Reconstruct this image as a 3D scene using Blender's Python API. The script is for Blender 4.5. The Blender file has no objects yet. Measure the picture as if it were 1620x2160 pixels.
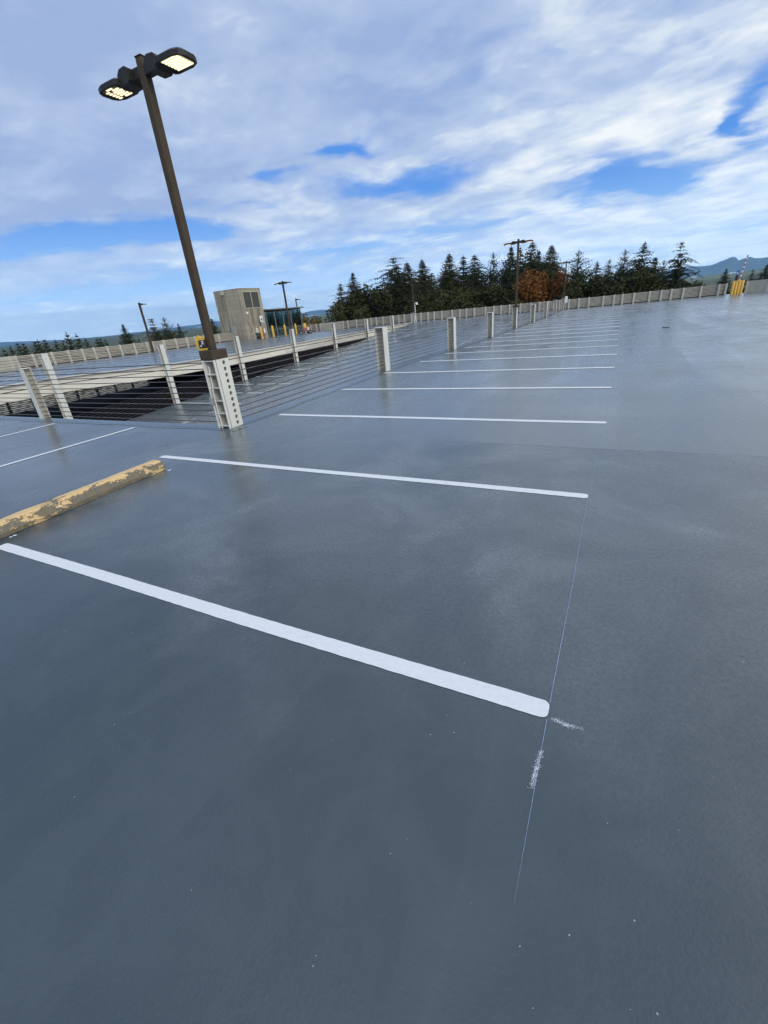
import bpy, math, random
from mathutils import Vector, Matrix, noise as mnoise
random.seed(7)
R_ = math.radians
scene = bpy.context.scene
col = scene.collection

# ------------------------------------------------------------------ camera
RM = Matrix(((0.89127537, -0.11851554, 0.43770113),
             (0.44458564, 0.41843354, -0.79199557),
             (-0.08928506, 0.90048178, 0.42562982)))
CH = 1.77
FPX = 908.5
cam = bpy.data.cameras.new("camera")
camo = bpy.data.objects.new("camera", cam)
col.objects.link(camo)
camo.matrix_world = Matrix.Translation((0, 0, CH)) @ RM.to_4x4()
cam.sensor_fit = 'VERTICAL'
cam.sensor_height = 36.0
cam.sensor_width = 27.0
cam.lens = 36.0 * FPX / 2160.0
cam.clip_start = 0.05
cam.clip_end = 60000
scene.camera = camo


def ray(px, py):
    return RM @ Vector((px - 810.0, -(py - 1080.0), -FPX))


def at_z(px, py, z):
    d = ray(px, py)
    return Vector((0, 0, CH)) + d * ((z - CH) / d.z)


def at_x(px, py, x):
    d = ray(px, py)
    return Vector((0, 0, CH)) + d * (x / d.x)


def at_y(px, py, y):
    d = ray(px, py)
    return Vector((0, 0, CH)) + d * (y / d.y)


def at_dist(px, py, dist):
    d = ray(px, py)
    return Vector((0, 0, CH)) + d * (dist / math.hypot(d.x, d.y))


# ------------------------------------------------------------------ terrain height of the deck
def lerp_tab(tab, v):
    if v <= tab[0][0]:
        return tab[0][1]
    for (a, za), (b, zb) in zip(tab, tab[1:]):
        if v <= b:
            t = (v - a) / (b - a)
            return za + (zb - za) * t
    return tab[-1][1]


def smooth_tab(tab, v, w=1.6):
    return sum(lerp_tab(tab, v + k * w / 3) for k in range(-3, 4)) / 7


TN = [(14.0, 0), (17.3, -.065), (19.9, -.133), (22.5, -.177), (25.1, -.22), (28, -.232), (33, -.245), (39, -.28), (46, -.305), (62, -.30)]
TF = [(6, 0), (9, .05), (13, .05), (18.9, -.23), (26, -.34), (45, -.33), (62, -.32)]
TL = [(10, 0), (23, -.12), (30, -.21), (38, -.26), (46, -.3), (50, -.42), (57.5, -.57), (62, -.58)]
XE, XF, XL = -6.3, -25.3, -45.0


GY_ = [5.95 + (60.2 - 5.95) * i / 110 for i in range(111)] + [60.2 + (63.1 - 60.2) * i / 6 for i in range(1, 7)]
TNs = [(y, smooth_tab(TN, y)) for y in GY_]
TFs = [(y, smooth_tab(TF, y)) for y in GY_]
TLs = [(y, smooth_tab(TL, y)) for y in GY_]
for _t in (TNs, TFs, TLs):
    _t[0] = (5.95, 0.0)


def fast_tab(tab, y):
    if y <= 5.95: return 0.0
    if y < 60.2:
        i = int((y - 5.95) / (54.25 / 110))
    else:
        i = 110 + int((y - 60.2) / (2.9 / 6))
    i = max(0, min(len(tab) - 2, i))
    (a, za), (b, zb) = tab[i], tab[i + 1]
    return za + (zb - za) * (y - a) / (b - a)


def deck_z(x, y):
    if y <= 5.95:
        return 0.0
    n = fast_tab(TNs, y)
    if x > XE:
        if x > -3:
            n *= 1 - .5 * min(1, (x + 3) / 14)
        return n
    f = fast_tab(TFs, y)
    if x > XF:
        t = (x - XE) / (XF - XE)
        return n + (f - n) * t
    l = fast_tab(TLs, y)
    t = min(1, (x - XF) / (XL - XF))
    t = t * t * (3 - 2 * t)
    return f + (l - f) * t


def ramp_z(y):
    b = (2.62 - 1.13) / 26.7
    z = -2.62 + b * (y - 19.3)
    if y > 46:
        z = -1.13 + (y - 46) * (.80 / 14.0)
    return z


# ------------------------------------------------------------------ helpers
class MB:
    def __init__(self):
        self.v = []
        self.f = []
        self.sm = []

    def add(self, verts, faces, smooth=False):
        o = len(self.v)
        self.v.extend([tuple(p) for p in verts])
        for f in faces:
            self.f.append(tuple(i + o for i in f))
            self.sm.append(smooth)

    def box(self, x0, x1, y0, y1, z0, z1, M=None):
        vs = [Vector(p) for p in ((x0, y0, z0), (x1, y0, z0), (x1, y1, z0), (x0, y1, z0), (x0, y0, z1), (x1, y0, z1), (x1, y1, z1), (x0, y1, z1))]
        if M:
            vs = [M @ p for p in vs]
        self.add(vs, [(0, 3, 2, 1), (4, 5, 6, 7), (0, 1, 5, 4), (1, 2, 6, 5), (2, 3, 7, 6), (3, 0, 4, 7)])
        return self

    def cbox(self, x0, x1, y0, y1, z0, z1, c=.01, M=None):
        """box with chamfered edges all round"""
        vs = []
        idx = {}
        for sx in (0, 1):
            for sy in (0, 1):
                for sz in (0, 1):
                    X = (x0, x1)[sx]; Y = (y0, y1)[sy]; Z = (z0, z1)[sz]
                    dx = c if sx == 0 else -c
                    dy = c if sy == 0 else -c
                    dz = c if sz == 0 else -c
                    for k, p in enumerate(((X, Y + dy, Z + dz), (X + dx, Y, Z + dz), (X + dx, Y + dy, Z))):
                        idx[(sx, sy, sz, k)] = len(vs)
                        vs.append(Vector(p))
        fs = []
        for s in (0, 1):
            fs.append([idx[(s, a, b, 0)] for a, b in ((0, 0), (1, 0), (1, 1), (0, 1))])
            fs.append([idx[(a, s, b, 1)] for a, b in ((0, 0), (1, 0), (1, 1), (0, 1))])
            fs.append([idx[(a, b, s, 2)] for a, b in ((0, 0), (1, 0), (1, 1), (0, 1))])
        for a in (0, 1):
            for b in (0, 1):
                fs.append([idx[(a, b, 0, 0)], idx[(a, b, 1, 0)], idx[(a, b, 1, 1)], idx[(a, b, 0, 1)]])
                fs.append([idx[(a, 0, b, 0)], idx[(a, 1, b, 0)], idx[(a, 1, b, 2)], idx[(a, 0, b, 2)]])
                fs.append([idx[(0, a, b, 1)], idx[(1, a, b, 1)], idx[(1, a, b, 2)], idx[(0, a, b, 2)]])
        for a in (0, 1):
            for b in (0, 1):
                for d in (0, 1):
                    fs.append([idx[(a, b, d, 0)], idx[(a, b, d, 1)], idx[(a, b, d, 2)]])
        cen = Vector(((x0 + x1) / 2, (y0 + y1) / 2, (z0 + z1) / 2))
        out = []
        for f in fs:
            p = [vs[i] for i in f]
            nrm = (p[1] - p[0]).cross(p[2] - p[0])
            mid = sum(p, Vector()) / len(p)
            if nrm.dot(mid - cen) < 0:
                f = f[::-1]
            out.append(tuple(f))
        if M:
            vs = [M @ p for p in vs]
        self.add(vs, out)
        return self

    def tube(self, pts, r, n=6, caps=True, smooth=True):
        pts = [Vector(p) for p in pts]
        rings = []
        for i, p in enumerate(pts):
            d = (pts[min(i + 1, len(pts) - 1)] - pts[max(i - 1, 0)]).normalized()
            up = Vector((0, 0, 1)) if abs(d.z) < .9 else Vector((1, 0, 0))
            a = d.cross(up).normalized()
            b = d.cross(a)
            rr = r[i] if isinstance(r, (list, tuple)) else r
            rings.append([p + (a * math.cos(2 * math.pi * k / n) + b * math.sin(2 * math.pi * k / n)) * rr for k in range(n)])
        vs = [p for ring in rings for p in ring]
        fs = []
        for i in range(len(rings) - 1):
            for k in range(n):
                fs.append((i * n + k, i * n + (k + 1) % n, (i + 1) * n + (k + 1) % n, (i + 1) * n + k))
        self.add(vs, fs, smooth)
        if caps:
            m = len(rings) - 1
            self.add(rings[0], [tuple(range(n))])
            self.add(rings[m], [tuple(reversed(range(n)))])
        return self

    def prism(self, poly, d0, d1, M=None):
        """poly in local xy, extruded along local z from d0 to d1"""
        n = len(poly)
        vs = [Vector((p[0], p[1], d0)) for p in poly] + [Vector((p[0], p[1], d1)) for p in poly]
        if M:
            vs = [M @ p for p in vs]
        fs = [tuple(reversed(range(n))), tuple(range(n, 2 * n))]
        for i in range(n):
            j = (i + 1) % n
            fs.append((i, j, n + j, n + i))
        self.add(vs, fs)
        return self

    def mesh(self, name):
        me = bpy.data.meshes.new(name)
        me.from_pydata(self.v, [], self.f)
        me.polygons.foreach_set('use_smooth', self.sm)
        me.update()
        return me

    def build(self, name, mat, parent=None):
        me = self.mesh(name)
        if mat:
            me.materials.append(mat)
        o = bpy.data.objects.new(name, me)
        col.objects.link(o)
        if parent:
            o.parent = parent
        return o


def empty(name, loc=(0, 0, 0), rz=0):
    o = bpy.data.objects.new(name, None)
    o.empty_display_size = .2
    o.location = loc
    o.rotation_euler = (0, 0, rz)
    col.objects.link(o)
    return o


def tag(o, label=None, cat=None, group=None, kind=None):
    if label: o['label'] = label
    if cat: o['category'] = cat
    if group: o['group'] = group
    if kind: o['kind'] = kind
    return o


def children_of(o):
    return [c for c in bpy.data.objects if c.parent == o]


def copy_tree(o, parent=None):
    c = o.copy()
    col.objects.link(c)
    if parent:
        c.parent = parent
    for ch in children_of(o):
        copy_tree(ch, c)
    return c


# ------------------------------------------------------------------ materials
class NT:
    def __init__(self, tree):
        self.t = tree
        self.n = tree.nodes
        self.l = tree.links

    def node(self, typ, **kw):
        nd = self.n.new(typ)
        for k, v in kw.items():
            setattr(nd, k, v)
        return nd

    def link(self, a, b):
        self.l.new(a, b)

    def setin(self, sock, v):
        if hasattr(v, 'is_output'):
            self.link(v, sock)
        else:
            sock.default_value = v

    def math(self, op, a, b=None, c=None, clamp=False):
        nd = self.node('ShaderNodeMath', operation=op, use_clamp=clamp)
        self.setin(nd.inputs[0], a)
        if b is not None: self.setin(nd.inputs[1], b)
        if c is not None: self.setin(nd.inputs[2], c)
        return nd.outputs[0]

    def ramp(self, fac, stops, interp='LINEAR'):
        nd = self.node('ShaderNodeValToRGB')
        cr = nd.color_ramp
        cr.interpolation = interp
        while len(cr.elements) < len(stops):
            cr.elements.new(.5)
        for e, (p, c) in zip(cr.elements, stops):
            e.position = p
            e.color = (c, c, c, 1) if isinstance(c, (int, float)) else (*c, 1)
        self.link(fac, nd.inputs[0])
        return nd.outputs[0]

    def noise(self, vec, scale, detail=3, rough=.5, dist=0, dim='3D'):
        nd = self.node('ShaderNodeTexNoise', noise_dimensions=dim)
        if vec is not None: self.link(vec, nd.inputs['Vector'])
        nd.inputs['Scale'].default_value = scale
        nd.inputs['Detail'].default_value = detail
        nd.inputs['Roughness'].default_value = rough
        nd.inputs['Distortion'].default_value = dist
        return nd.outputs['Fac']

    def mix(self, fac, a, b, mode='MIX'):
        nd = self.node('ShaderNodeMix', data_type='RGBA', blend_type=mode)
        self.setin(nd.inputs[0], fac)
        for s, v in ((nd.inputs[6], a), (nd.inputs[7], b)):
            if hasattr(v, 'is_output'): self.link(v, s)
            else: s.default_value = (*v, 1)
        return nd.outputs[2]

    def mapping(self, vec, scale=(1, 1, 1), rot=(0, 0, 0), loc=(0, 0, 0)):
        nd = self.node('ShaderNodeMapping')
        self.link(vec, nd.inputs[0])
        nd.inputs['Scale'].default_value = scale
        nd.inputs['Rotation'].default_value = rot
        nd.inputs['Location'].default_value = loc
        return nd.outputs[0]


def new_mat(name):
    m = bpy.data.materials.new(name)
    m.use_nodes = True
    t = NT(m.node_tree)
    bsdf = m.node_tree.nodes['Principled BSDF']
    co = t.node('ShaderNodeNewGeometry').outputs['Position']
    return m, t, bsdf, co


def mat_mottled(name, c1, c2, scale=4, rough=.6, rough2=None, bump=.0, bscale=40, metal=0, stretch=(1, 1, 1), dirt=None, dscale=2.0, dlo=.55, dhi=.7, spec=.5):
    m, t, b, co = new_mat(name)
    v = t.mapping(co, stretch)
    f = t.noise(v, scale, 6, .6)
    c = t.mix(t.ramp(f, [(.3, 0), (.7, 1)]), c1, c2)
    if dirt:
        d = t.noise(v, dscale, 8, .65, .4)
        c = t.mix(t.ramp(d, [(dlo, 0), (dhi, 1)]), c, dirt)
    t.link(c, b.inputs['Base Color'])
    b.inputs['Metallic'].default_value = metal
    b.inputs['Specular IOR Level'].default_value = spec
    if rough2 is None:
        b.inputs['Roughness'].default_value = rough
    else:
        t.link(t.math('MULTIPLY_ADD', f, rough2 - rough, rough), b.inputs['Roughness'])
    if bump:
        nb = t.noise(co, bscale, 4, .6)
        bp = t.node('ShaderNodeBump')
        bp.inputs['Strength'].default_value = bump
        bp.inputs['Distance'].default_value = .01
        t.link(nb, bp.inputs['Height'])
        t.link(bp.outputs[0], b.inputs['Normal'])
    return m


def mat_deck():
    m, t, b, co = new_mat('deck_coating')
    sep = t.node('ShaderNodeSeparateXYZ')
    t.link(co, sep.inputs[0])
    X, Y = sep.outputs[0], sep.outputs[1]
    # wobble for the seams
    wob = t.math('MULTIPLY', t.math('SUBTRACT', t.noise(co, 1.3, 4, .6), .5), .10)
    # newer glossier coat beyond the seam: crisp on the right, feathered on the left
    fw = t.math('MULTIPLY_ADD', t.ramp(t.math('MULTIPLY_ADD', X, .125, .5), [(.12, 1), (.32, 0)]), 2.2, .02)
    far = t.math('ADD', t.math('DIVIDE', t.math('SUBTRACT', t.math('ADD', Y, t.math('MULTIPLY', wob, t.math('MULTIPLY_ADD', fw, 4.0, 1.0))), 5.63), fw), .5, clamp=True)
    seam = t.math('LESS_THAN', t.math('ABSOLUTE', t.math('SUBTRACT', t.math('ADD', Y, wob), 5.63)), .012)
    right = t.math('GREATER_THAN', X, -2.0)
    seam = t.math('MULTIPLY', seam, right)
    # roller lanes: long bands with slightly different sheen
    lane = t.noise(t.mapping(co, (.14, .55, 1)), 1.0, 3, .5)
    lane2 = t.noise(t.mapping(co, (.5, .10, 1), loc=(3, 7, 0)), 1.0, 3, .5)
    blot = t.noise(co, .75, 7, .62, .5)
    blot2 = t.noise(t.mapping(co, (1, 1, 1), loc=(11, 4, 2)), 2.4, 6, .65, .8)
    speck = t.noise(co, 55, 3, .7)
    # roller passes: strips about half a metre wide, each a touch different
    wx = t.math('ADD', t.math('DIVIDE', X, .47), t.math('MULTIPLY', t.noise(t.mapping(co, (.3, .5, 1)), 1.0, 3), 1.4))
    pas = t.node('ShaderNodeTexWhiteNoise', noise_dimensions='2D')
    pc = t.node('ShaderNodeCombineXYZ')
    t.link(t.math('FLOOR', wx), pc.inputs[0])
    t.link(t.math('FLOOR', t.math('ADD', t.math('DIVIDE', Y, 5.2), t.math('MULTIPLY', t.noise(co, .8, 2), .12))), pc.inputs[1])
    t.link(pc.outputs[0], pas.inputs['Vector'])
    lap = t.ramp(t.math('FRACT', wx), [(0, 1), (.06, 0), (.94, 0), (1, 1)])
    c = t.mix(t.ramp(lane, [(.35, 0), (.65, 1)]), (.030, .046, .056), (.038, .056, .066))
    c = t.mix(t.math('MULTIPLY', t.ramp(lane2, [(.4, 0), (.6, 1)]), .5), c, (.049, .067, .075))
    c = t.mix(t.math('MULTIPLY', t.ramp(blot2, [(.42, 0), (.75, 1)]), .30), c, (.085, .108, .118))
    # blotchy lighter tone away from the front, and the lighter coat beyond the seam
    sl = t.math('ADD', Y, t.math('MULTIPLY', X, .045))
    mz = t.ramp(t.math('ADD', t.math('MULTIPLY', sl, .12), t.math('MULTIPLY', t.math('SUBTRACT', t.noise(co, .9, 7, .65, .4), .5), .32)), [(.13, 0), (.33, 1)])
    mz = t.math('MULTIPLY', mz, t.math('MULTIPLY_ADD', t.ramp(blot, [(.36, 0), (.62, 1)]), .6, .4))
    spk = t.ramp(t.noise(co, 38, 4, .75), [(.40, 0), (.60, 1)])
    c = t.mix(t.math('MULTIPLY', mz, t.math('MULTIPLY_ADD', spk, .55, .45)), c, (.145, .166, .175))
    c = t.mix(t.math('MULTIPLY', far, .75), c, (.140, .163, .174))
    # scuffed, slightly frosted grain patches
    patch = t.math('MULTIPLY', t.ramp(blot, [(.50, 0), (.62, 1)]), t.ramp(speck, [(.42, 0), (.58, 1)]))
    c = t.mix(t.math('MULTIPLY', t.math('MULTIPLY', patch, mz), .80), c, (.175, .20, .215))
    # tiny light grains of sand
    vor = t.node('ShaderNodeTexVoronoi', feature='F1')
    t.link(co, vor.inputs['Vector'])
    vor.inputs['Scale'].default_value = 26
    wn = t.node('ShaderNodeTexWhiteNoise')
    t.link(vor.outputs['Position'], wn.inputs[0])
    grain = t.math('MULTIPLY', t.math('LESS_THAN', vor.outputs['Distance'], .07), t.math('GREATER_THAN', wn.outputs['Value'], .965))
    c = t.mix(t.math('MULTIPLY', grain, .75), c, (.45, .48, .50))
    c = t.mix(t.math('MULTIPLY', seam, .6), c, (.04, .05, .06))
    c = t.mix(t.math('MULTIPLY', pas.outputs['Value'], .11), c, (.095, .12, .13))
    c = t.mix(t.math('MULTIPLY', lap, .04), c, (.10, .125, .135))
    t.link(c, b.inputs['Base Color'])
    r = t.math('MULTIPLY_ADD', t.ramp(blot, [(.3, 0), (.7, 1)]), .12, .165)
    r = t.math('ADD', r, t.math('MULTIPLY', t.math('SUBTRACT', lane, .5), .16))
    r = t.math('ADD', r, t.math('MULTIPLY', t.math('SUBTRACT', lane2, .5), .18))
    r = t.math('SUBTRACT', r, t.math('MULTIPLY', far, -.03))
    r = t.math('ADD', r, t.math('MULTIPLY', patch, .06))
    r = t.math('ADD', r, t.math('MULTIPLY', t.math('SUBTRACT', pas.outputs['Value'], .5), .07))
    r = t.math('MAXIMUM', r, .12)
    t.link(r, b.inputs['Roughness'])
    b.inputs['IOR'].default_value = 1.62
    # orange-peel roller texture, smoother beyond the seam
    pe = t.noise(co, 75, 2, .5)
    pe2 = t.noise(t.mapping(co, (1, 2.2, 1), rot=(0, 0, .35)), 30, 3, .6)
    h = t.math('ADD', t.math('MULTIPLY', pe, .55), t.math('MULTIPLY', pe2, .8))
    wav = t.noise(co, 2.0, 3, .5)
    h = t.math('ADD', h, t.math('MULTIPLY', wav, .0))
    bp = t.node('ShaderNodeBump')
    bp.inputs['Distance'].default_value = .0032
    st = t.math('MULTIPLY_ADD', far, -.80, .84)
    lx = t.ramp(t.math('MULTIPLY_ADD', X, .1, 1.0), [(.30, .22), (.50, 1)])
    st = t.math('MULTIPLY', st, lx)
    t.link(st, bp.inputs['Strength'])
    t.link(h, bp.inputs['Height'])
    t.link(bp.outputs[0], b.inputs['Normal'])
    return m


def mat_plain(name, c, rough=.5, metal=0, emit=None, estr=0):
    m, t, b, co = new_mat(name)
    f = t.noise(co, 9, 4, .6)
    t.link(t.mix(t.ramp(f, [(.3, 0), (.7, 1)]), tuple(x * .86 for x in c), tuple(min(1, x * 1.1) for x in c)), b.inputs['Base Color'])
    b.inputs['Roughness'].default_value = rough
    b.inputs['Metallic'].default_value = metal
    if emit:
        b.inputs['Emission Color'].default_value = (*emit, 1)
        b.inputs['Emission Strength'].default_value = estr
    return m


def mat_wheelstop():
    m, t, b, co = new_mat('wheel_stop_paint')
    v = t.mapping(co, (1.6, .75, 2.2), rot=(0, 0, 0))
    f = t.math('ADD', t.math('MULTIPLY', t.noise(v, 4.2, 12, .70, .2), .7), t.math('MULTIPLY', t.noise(v, 17, 8, .7, .3), .3))
    f2 = t.noise(co, 40, 4, .6)
    con = t.mix(f2, (.085, .075, .058), (.21, .19, .145))
    con = t.mix(t.ramp(t.noise(co, 9, 5, .7), [(.45, 0), (.65, .6)]), con, (.23, .17, .08))
    pai = t.mix(t.noise(co, 6, 5, .6), (.60, .41, .19), (.74, .52, .27))
    k = t.math('ADD', f, t.math('MULTIPLY', t.math('SUBTRACT', f2, .5), .10))
    sep = t.node('ShaderNodeSeparateXYZ')
    t.link(co, sep.inputs[0])
    topf = t.ramp(t.math('MULTIPLY', sep.outputs[2], 6.5), [(.70, 0), (.93, .085)])
    k = t.math('ADD', k, topf)
    pm = t.ramp(k, [(.535, 0), (.55, 1)])
    t.link(t.mix(pm, con, pai), b.inputs['Base Color'])
    b.inputs['Roughness'].default_value = .75
    h = t.math('ADD', t.math('MULTIPLY', pm, .5), t.math('MULTIPLY', f2, .6))
    bp = t.node('ShaderNodeBump')
    bp.inputs['Strength'].default_value = .8
    bp.inputs['Distance'].default_value = .004
    t.link(h, bp.inputs['Height'])
    t.link(bp.outputs[0], b.inputs['Normal'])
    return m


def mat_boardconcrete(name, c1, c2, stain, period=.25):
    m, t, b, co = new_mat(name)
    sep = t.node('ShaderNodeSeparateXYZ')
    t.link(co, sep.inputs[0])
    f = t.noise(co, 1.2, 8, .65, .3)
    c = t.mix(t.ramp(f, [(.3, 0), (.7, 1)]), c1, c2)
    # board joints
    wz = t.math('ADD', t.math('DIVIDE', sep.outputs[2], period), t.math('MULTIPLY', t.noise(co, .7, 2), .15))
    fr = t.math('FRACT', wz)
    line = t.ramp(fr, [(0, 1), (.08, 0), (1, 0)])
    bandn = t.node('ShaderNodeTexWhiteNoise', noise_dimensions='1D')
    t.link(t.math('FLOOR', wz), bandn.inputs['W'])
    c = t.mix(t.math('MULTIPLY', bandn.outputs['Value'], .30), c, tuple(x * .7 for x in c1))
    c = t.mix(t.math('MULTIPLY', line, .65), c, tuple(x * .45 for x in c1))
    # vertical streaks
    sv = t.noise(t.mapping(co, (2.2, 2.2, .16)), 1.0, 6, .6)
    c = t.mix(t.ramp(sv, [(.50, 0), (.66, .85)]), c, stain)
    # long water stains running down below the vent
    wy = t.math('ADD', t.math('SUBTRACT', sep.outputs[1], 46.05), t.math('MULTIPLY', t.math('SUBTRACT', t.noise(co, 2.0, 4), .5), .5))
    st_ = t.ramp(t.math('MULTIPLY', wy, .25), [(.30, 0), (.34, 1), (.44, 1), (.48, 0), (.66, 0), (.69, 1), (.78, 1), (.82, 0)])
    zf_ = t.ramp(t.math('MULTIPLY', sep.outputs[2], .25), [(.15, 0), (.45, 1), (.82, 1), (.84, 0)])
    onx = t.math('GREATER_THAN', sep.outputs[0], -42.99)
    c = t.mix(t.math('MULTIPLY', t.math('MULTIPLY', st_, zf_), t.math('MULTIPLY', onx, .75)), c, stain)
    t.link(c, b.inputs['Base Color'])
    b.inputs['Roughness'].default_value = .85
    bp = t.node('ShaderNodeBump')
    bp.inputs['Strength'].default_value = .5
    bp.inputs['Distance'].default_value = .02
    t.link(t.math('SUBTRACT', f, t.math('MULTIPLY', line, .5)), bp.inputs['Height'])
    t.link(bp.outputs[0], b.inputs['Normal'])
    return m


def mat_foliage(name, c1, c2, c3=None):
    m, t, b, co = new_mat(name)
    oi = t.node('ShaderNodeObjectInfo')
    tc = t.node('ShaderNodeTexCoord').outputs['Object']
    f = t.noise(tc, .9, 4, .65)
    c = t.mix(t.ramp(f, [(.32, 0), (.68, 1)]), c1, c2)
    if c3:
        c = t.mix(t.ramp(t.noise(tc, 2.3, 3, .6), [(.5, 0), (.7, 1)]), c, c3)
    hsv = t.node('ShaderNodeHueSaturation')
    t.link(c, hsv.inputs['Color'])
    t.link(t.math('MULTIPLY_ADD', oi.outputs['Random'], .4, .62), hsv.inputs['Value'])
    t.link(hsv.outputs[0], b.inputs['Base Color'])
    b.inputs['Roughness'].default_value = .8
    b.inputs['Specular IOR Level'].default_value = .2
    return m


def mat_glass(name):
    m = bpy.data.materials.new(name)
    m.use_nodes = True
    nt = m.node_tree
    nt.nodes.clear()
    t = NT(nt)
    out = t.node('ShaderNodeOutputMaterial')
    tr = t.node('ShaderNodeBsdfTransparent')
    tr.inputs[0].default_value = (.80, .90, .89, 1)
    gl = t.node('ShaderNodeBsdfGlossy')
    gl.inputs['Roughness'].default_value = .03
    gl.inputs['Color'].default_value = (.9, .95, .95, 1)
    fr = t.node('ShaderNodeLayerWeight')
    fr.inputs[0].default_value = .28
    mx = t.node('ShaderNodeMixShader')
    t.link(t.math('MULTIPLY_ADD', fr.outputs[0], .8, .04, clamp=True), mx.inputs[0])
    t.link(tr.outputs[0], mx.inputs[1])
    t.link(gl.outputs[0], mx.inputs[2])
    t.link(mx.outputs[0], out.inputs[0])
    return m


M = {}
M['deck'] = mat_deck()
M['edge'] = mat_mottled('edge_coat', (.080, .106, .120), (.105, .13, .145), 2.5, .18, .30, bump=.04, bscale=30)
M['gravel'] = mat_mottled('gravel', (.40, .35, .25), (.52, .47, .36), 3, .9)
M['paint'] = mat_mottled('stripe_paint', (.68, .70, .72), (.75, .765, .775), 30, .55, bump=.25, bscale=160, dirt=(.56, .59, .62), dscale=7, dlo=.62, dhi=.8)
M['chalk'] = mat_mottled('blue_chalk', (.20, .28, .44), (.30, .38, .54), 60, .9)
M['chalkw'] = mat_mottled('white_chalk', (.62, .68, .80), (.82, .85, .9), 60, .9)
M['steel'] = mat_mottled('painted_steel', (.60, .60, .55), (.68, .675, .62), 3, .42, .55, dirt=(.46, .43, .36), dscale=5, dlo=.60, dhi=.75, stretch=(1, 1, .5))
M['dirt_shade'] = mat_mottled('steel_dirt_shade', (.36, .335, .285), (.46, .43, .37), 2.5, .65, dirt=(.20, .16, .12), dscale=6, dlo=.56, dhi=.72, stretch=(1, 1, .35))  # real dirt plus the shade of the recessed web, put into one colour
M['rusty'] = mat_mottled('rusty_steel', (.20, .12, .08), (.30, .24, .19), 9, .8)
M['hole'] = mat_plain('hole_inside', (.12, .085, .06), .8)
M['cable'] = mat_mottled('galvanised_cable', (.06, .055, .06), (.10, .09, .095), 14, .5, metal=.0)
M['bronze'] = mat_mottled('bronze_paint', (.058, .042, .028), (.075, .056, .038), 5, .6, .7, spec=.2)
M['bronze_dark'] = mat_mottled('dark_bronze_casting', (.018, .017, .016), (.028, .026, .024), 8, .5, spec=.3)
M['led'] = mat_plain('led_strip', (.9, .75, .45), .5, emit=(1.0, .86, .56), estr=1.5)
M['ledglow'] = mat_plain('led_lens', (.85, .78, .6), .4, emit=(1.0, .84, .52), estr=.16)
M['ledtray'] = mat_plain('led_tray', (.16, .11, .06), .5)
M['wheelstop'] = mat_wheelstop()
M['beam'] = mat_mottled('beam_concrete', (.66, .62, .54), (.76, .72, .63), .8, .8, dirt=(.50, .46, .39), dscale=1.6, dlo=.58, dhi=.75, bump=.2, bscale=20, stretch=(1, .5, 2))
M['wall'] = mat_mottled('wall_concrete', (.37, .342, .285), (.47, .435, .365), 1.3, .85, dirt=(.28, .25, .21), dscale=2.2, dlo=.55, dhi=.75, bump=.3, bscale=12)
M['backing'] = mat_plain('backing_panel', (.07, .064, .055), .9)  # near black so the slat gaps carry their shade in the colour
M['wallpost'] = mat_mottled('pilaster_concrete', (.44, .415, .36), (.53, .50, .44), 1.7, .85, dirt=(.30, .27, .23), dscale=3, dlo=.58, dhi=.75)
M['tower'] = mat_boardconcrete('board_marked_concrete', (.31, .272, .205), (.41, .365, .28), (.14, .122, .095))
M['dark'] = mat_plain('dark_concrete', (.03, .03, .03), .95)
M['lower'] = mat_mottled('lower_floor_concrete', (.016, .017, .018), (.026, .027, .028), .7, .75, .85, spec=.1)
M['louver'] = mat_plain('louver_metal', (.085, .085, .075), .5)
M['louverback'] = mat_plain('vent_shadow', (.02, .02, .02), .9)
M['frame'] = mat_plain('vent_frame', (.42, .41, .34), .6)
M['glass'] = mat_glass('lobby_glass')
M['mullion'] = mat_plain('mullion_metal', (.20, .20, .19), .4, .3)
M['yellow'] = mat_mottled('yellow_paint', (.62, .36, .05), (.74, .45, .08), 3, .5, dirt=(.40, .24, .06), dscale=6, dlo=.62, dhi=.75)
M['plastic'] = mat_plain('yellow_plastic', (.68, .42, .035), .35)
M['navy'] = mat_plain('navy_label', (.028, .025, .05), .45)
M['white'] = mat_plain('white_paint', (.78, .78, .76), .5)
M['blue'] = mat_plain('blue_paint', (.05, .16, .50), .5)
M['red'] = mat_plain('red_paint', (.36, .08, .08), .5)
M['black'] = mat_plain('black_rubber', (.018, .018, .019), .7)
M['grey'] = mat_plain('grey_metal', (.33, .34, .34), .45, .2)
M['bark'] = mat_mottled('bark', (.045, .034, .026), (.075, .06, .045), 4, .9)
M['fir'] = mat_foliage('fir_needles', (.022, .034, .016), (.040, .056, .026), (.050, .052, .024))
M['cedar'] = mat_foliage('cedar_needles', (.028, .036, .015), (.052, .058, .023), (.062, .054, .024))
M['olive'] = mat_foliage('olive_leaves', (.030, .042, .014), (.058, .064, .020), (.085, .062, .018))
M['rust'] = mat_foliage('rust_leaves', (.13, .045, .010), (.24, .095, .018), (.16, .085, .020))
M['gold'] = mat_foliage('gold_leaves', (.14, .105, .014), (.25, .16, .02), (.10, .115, .022))
M['terrain'] = mat_mottled('forest_floor', (.03, .045, .018), (.055, .07, .03), .02, .9)
M['hazy_forest'] = mat_mottled('far_forest_haze', (.07, .095, .045), (.12, .145, .065), .02, .9, dirt=(.09, .085, .035), dscale=.012, dlo=.58, dhi=.7)  # forest tone lightened to put distance haze into the colour
M['hazy_rock'] = mat_mottled('mountain_rock_haze', (.05, .085, .13), (.075, .115, .16), .002, .9)  # blue of the rock carries part of the distance haze

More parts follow.
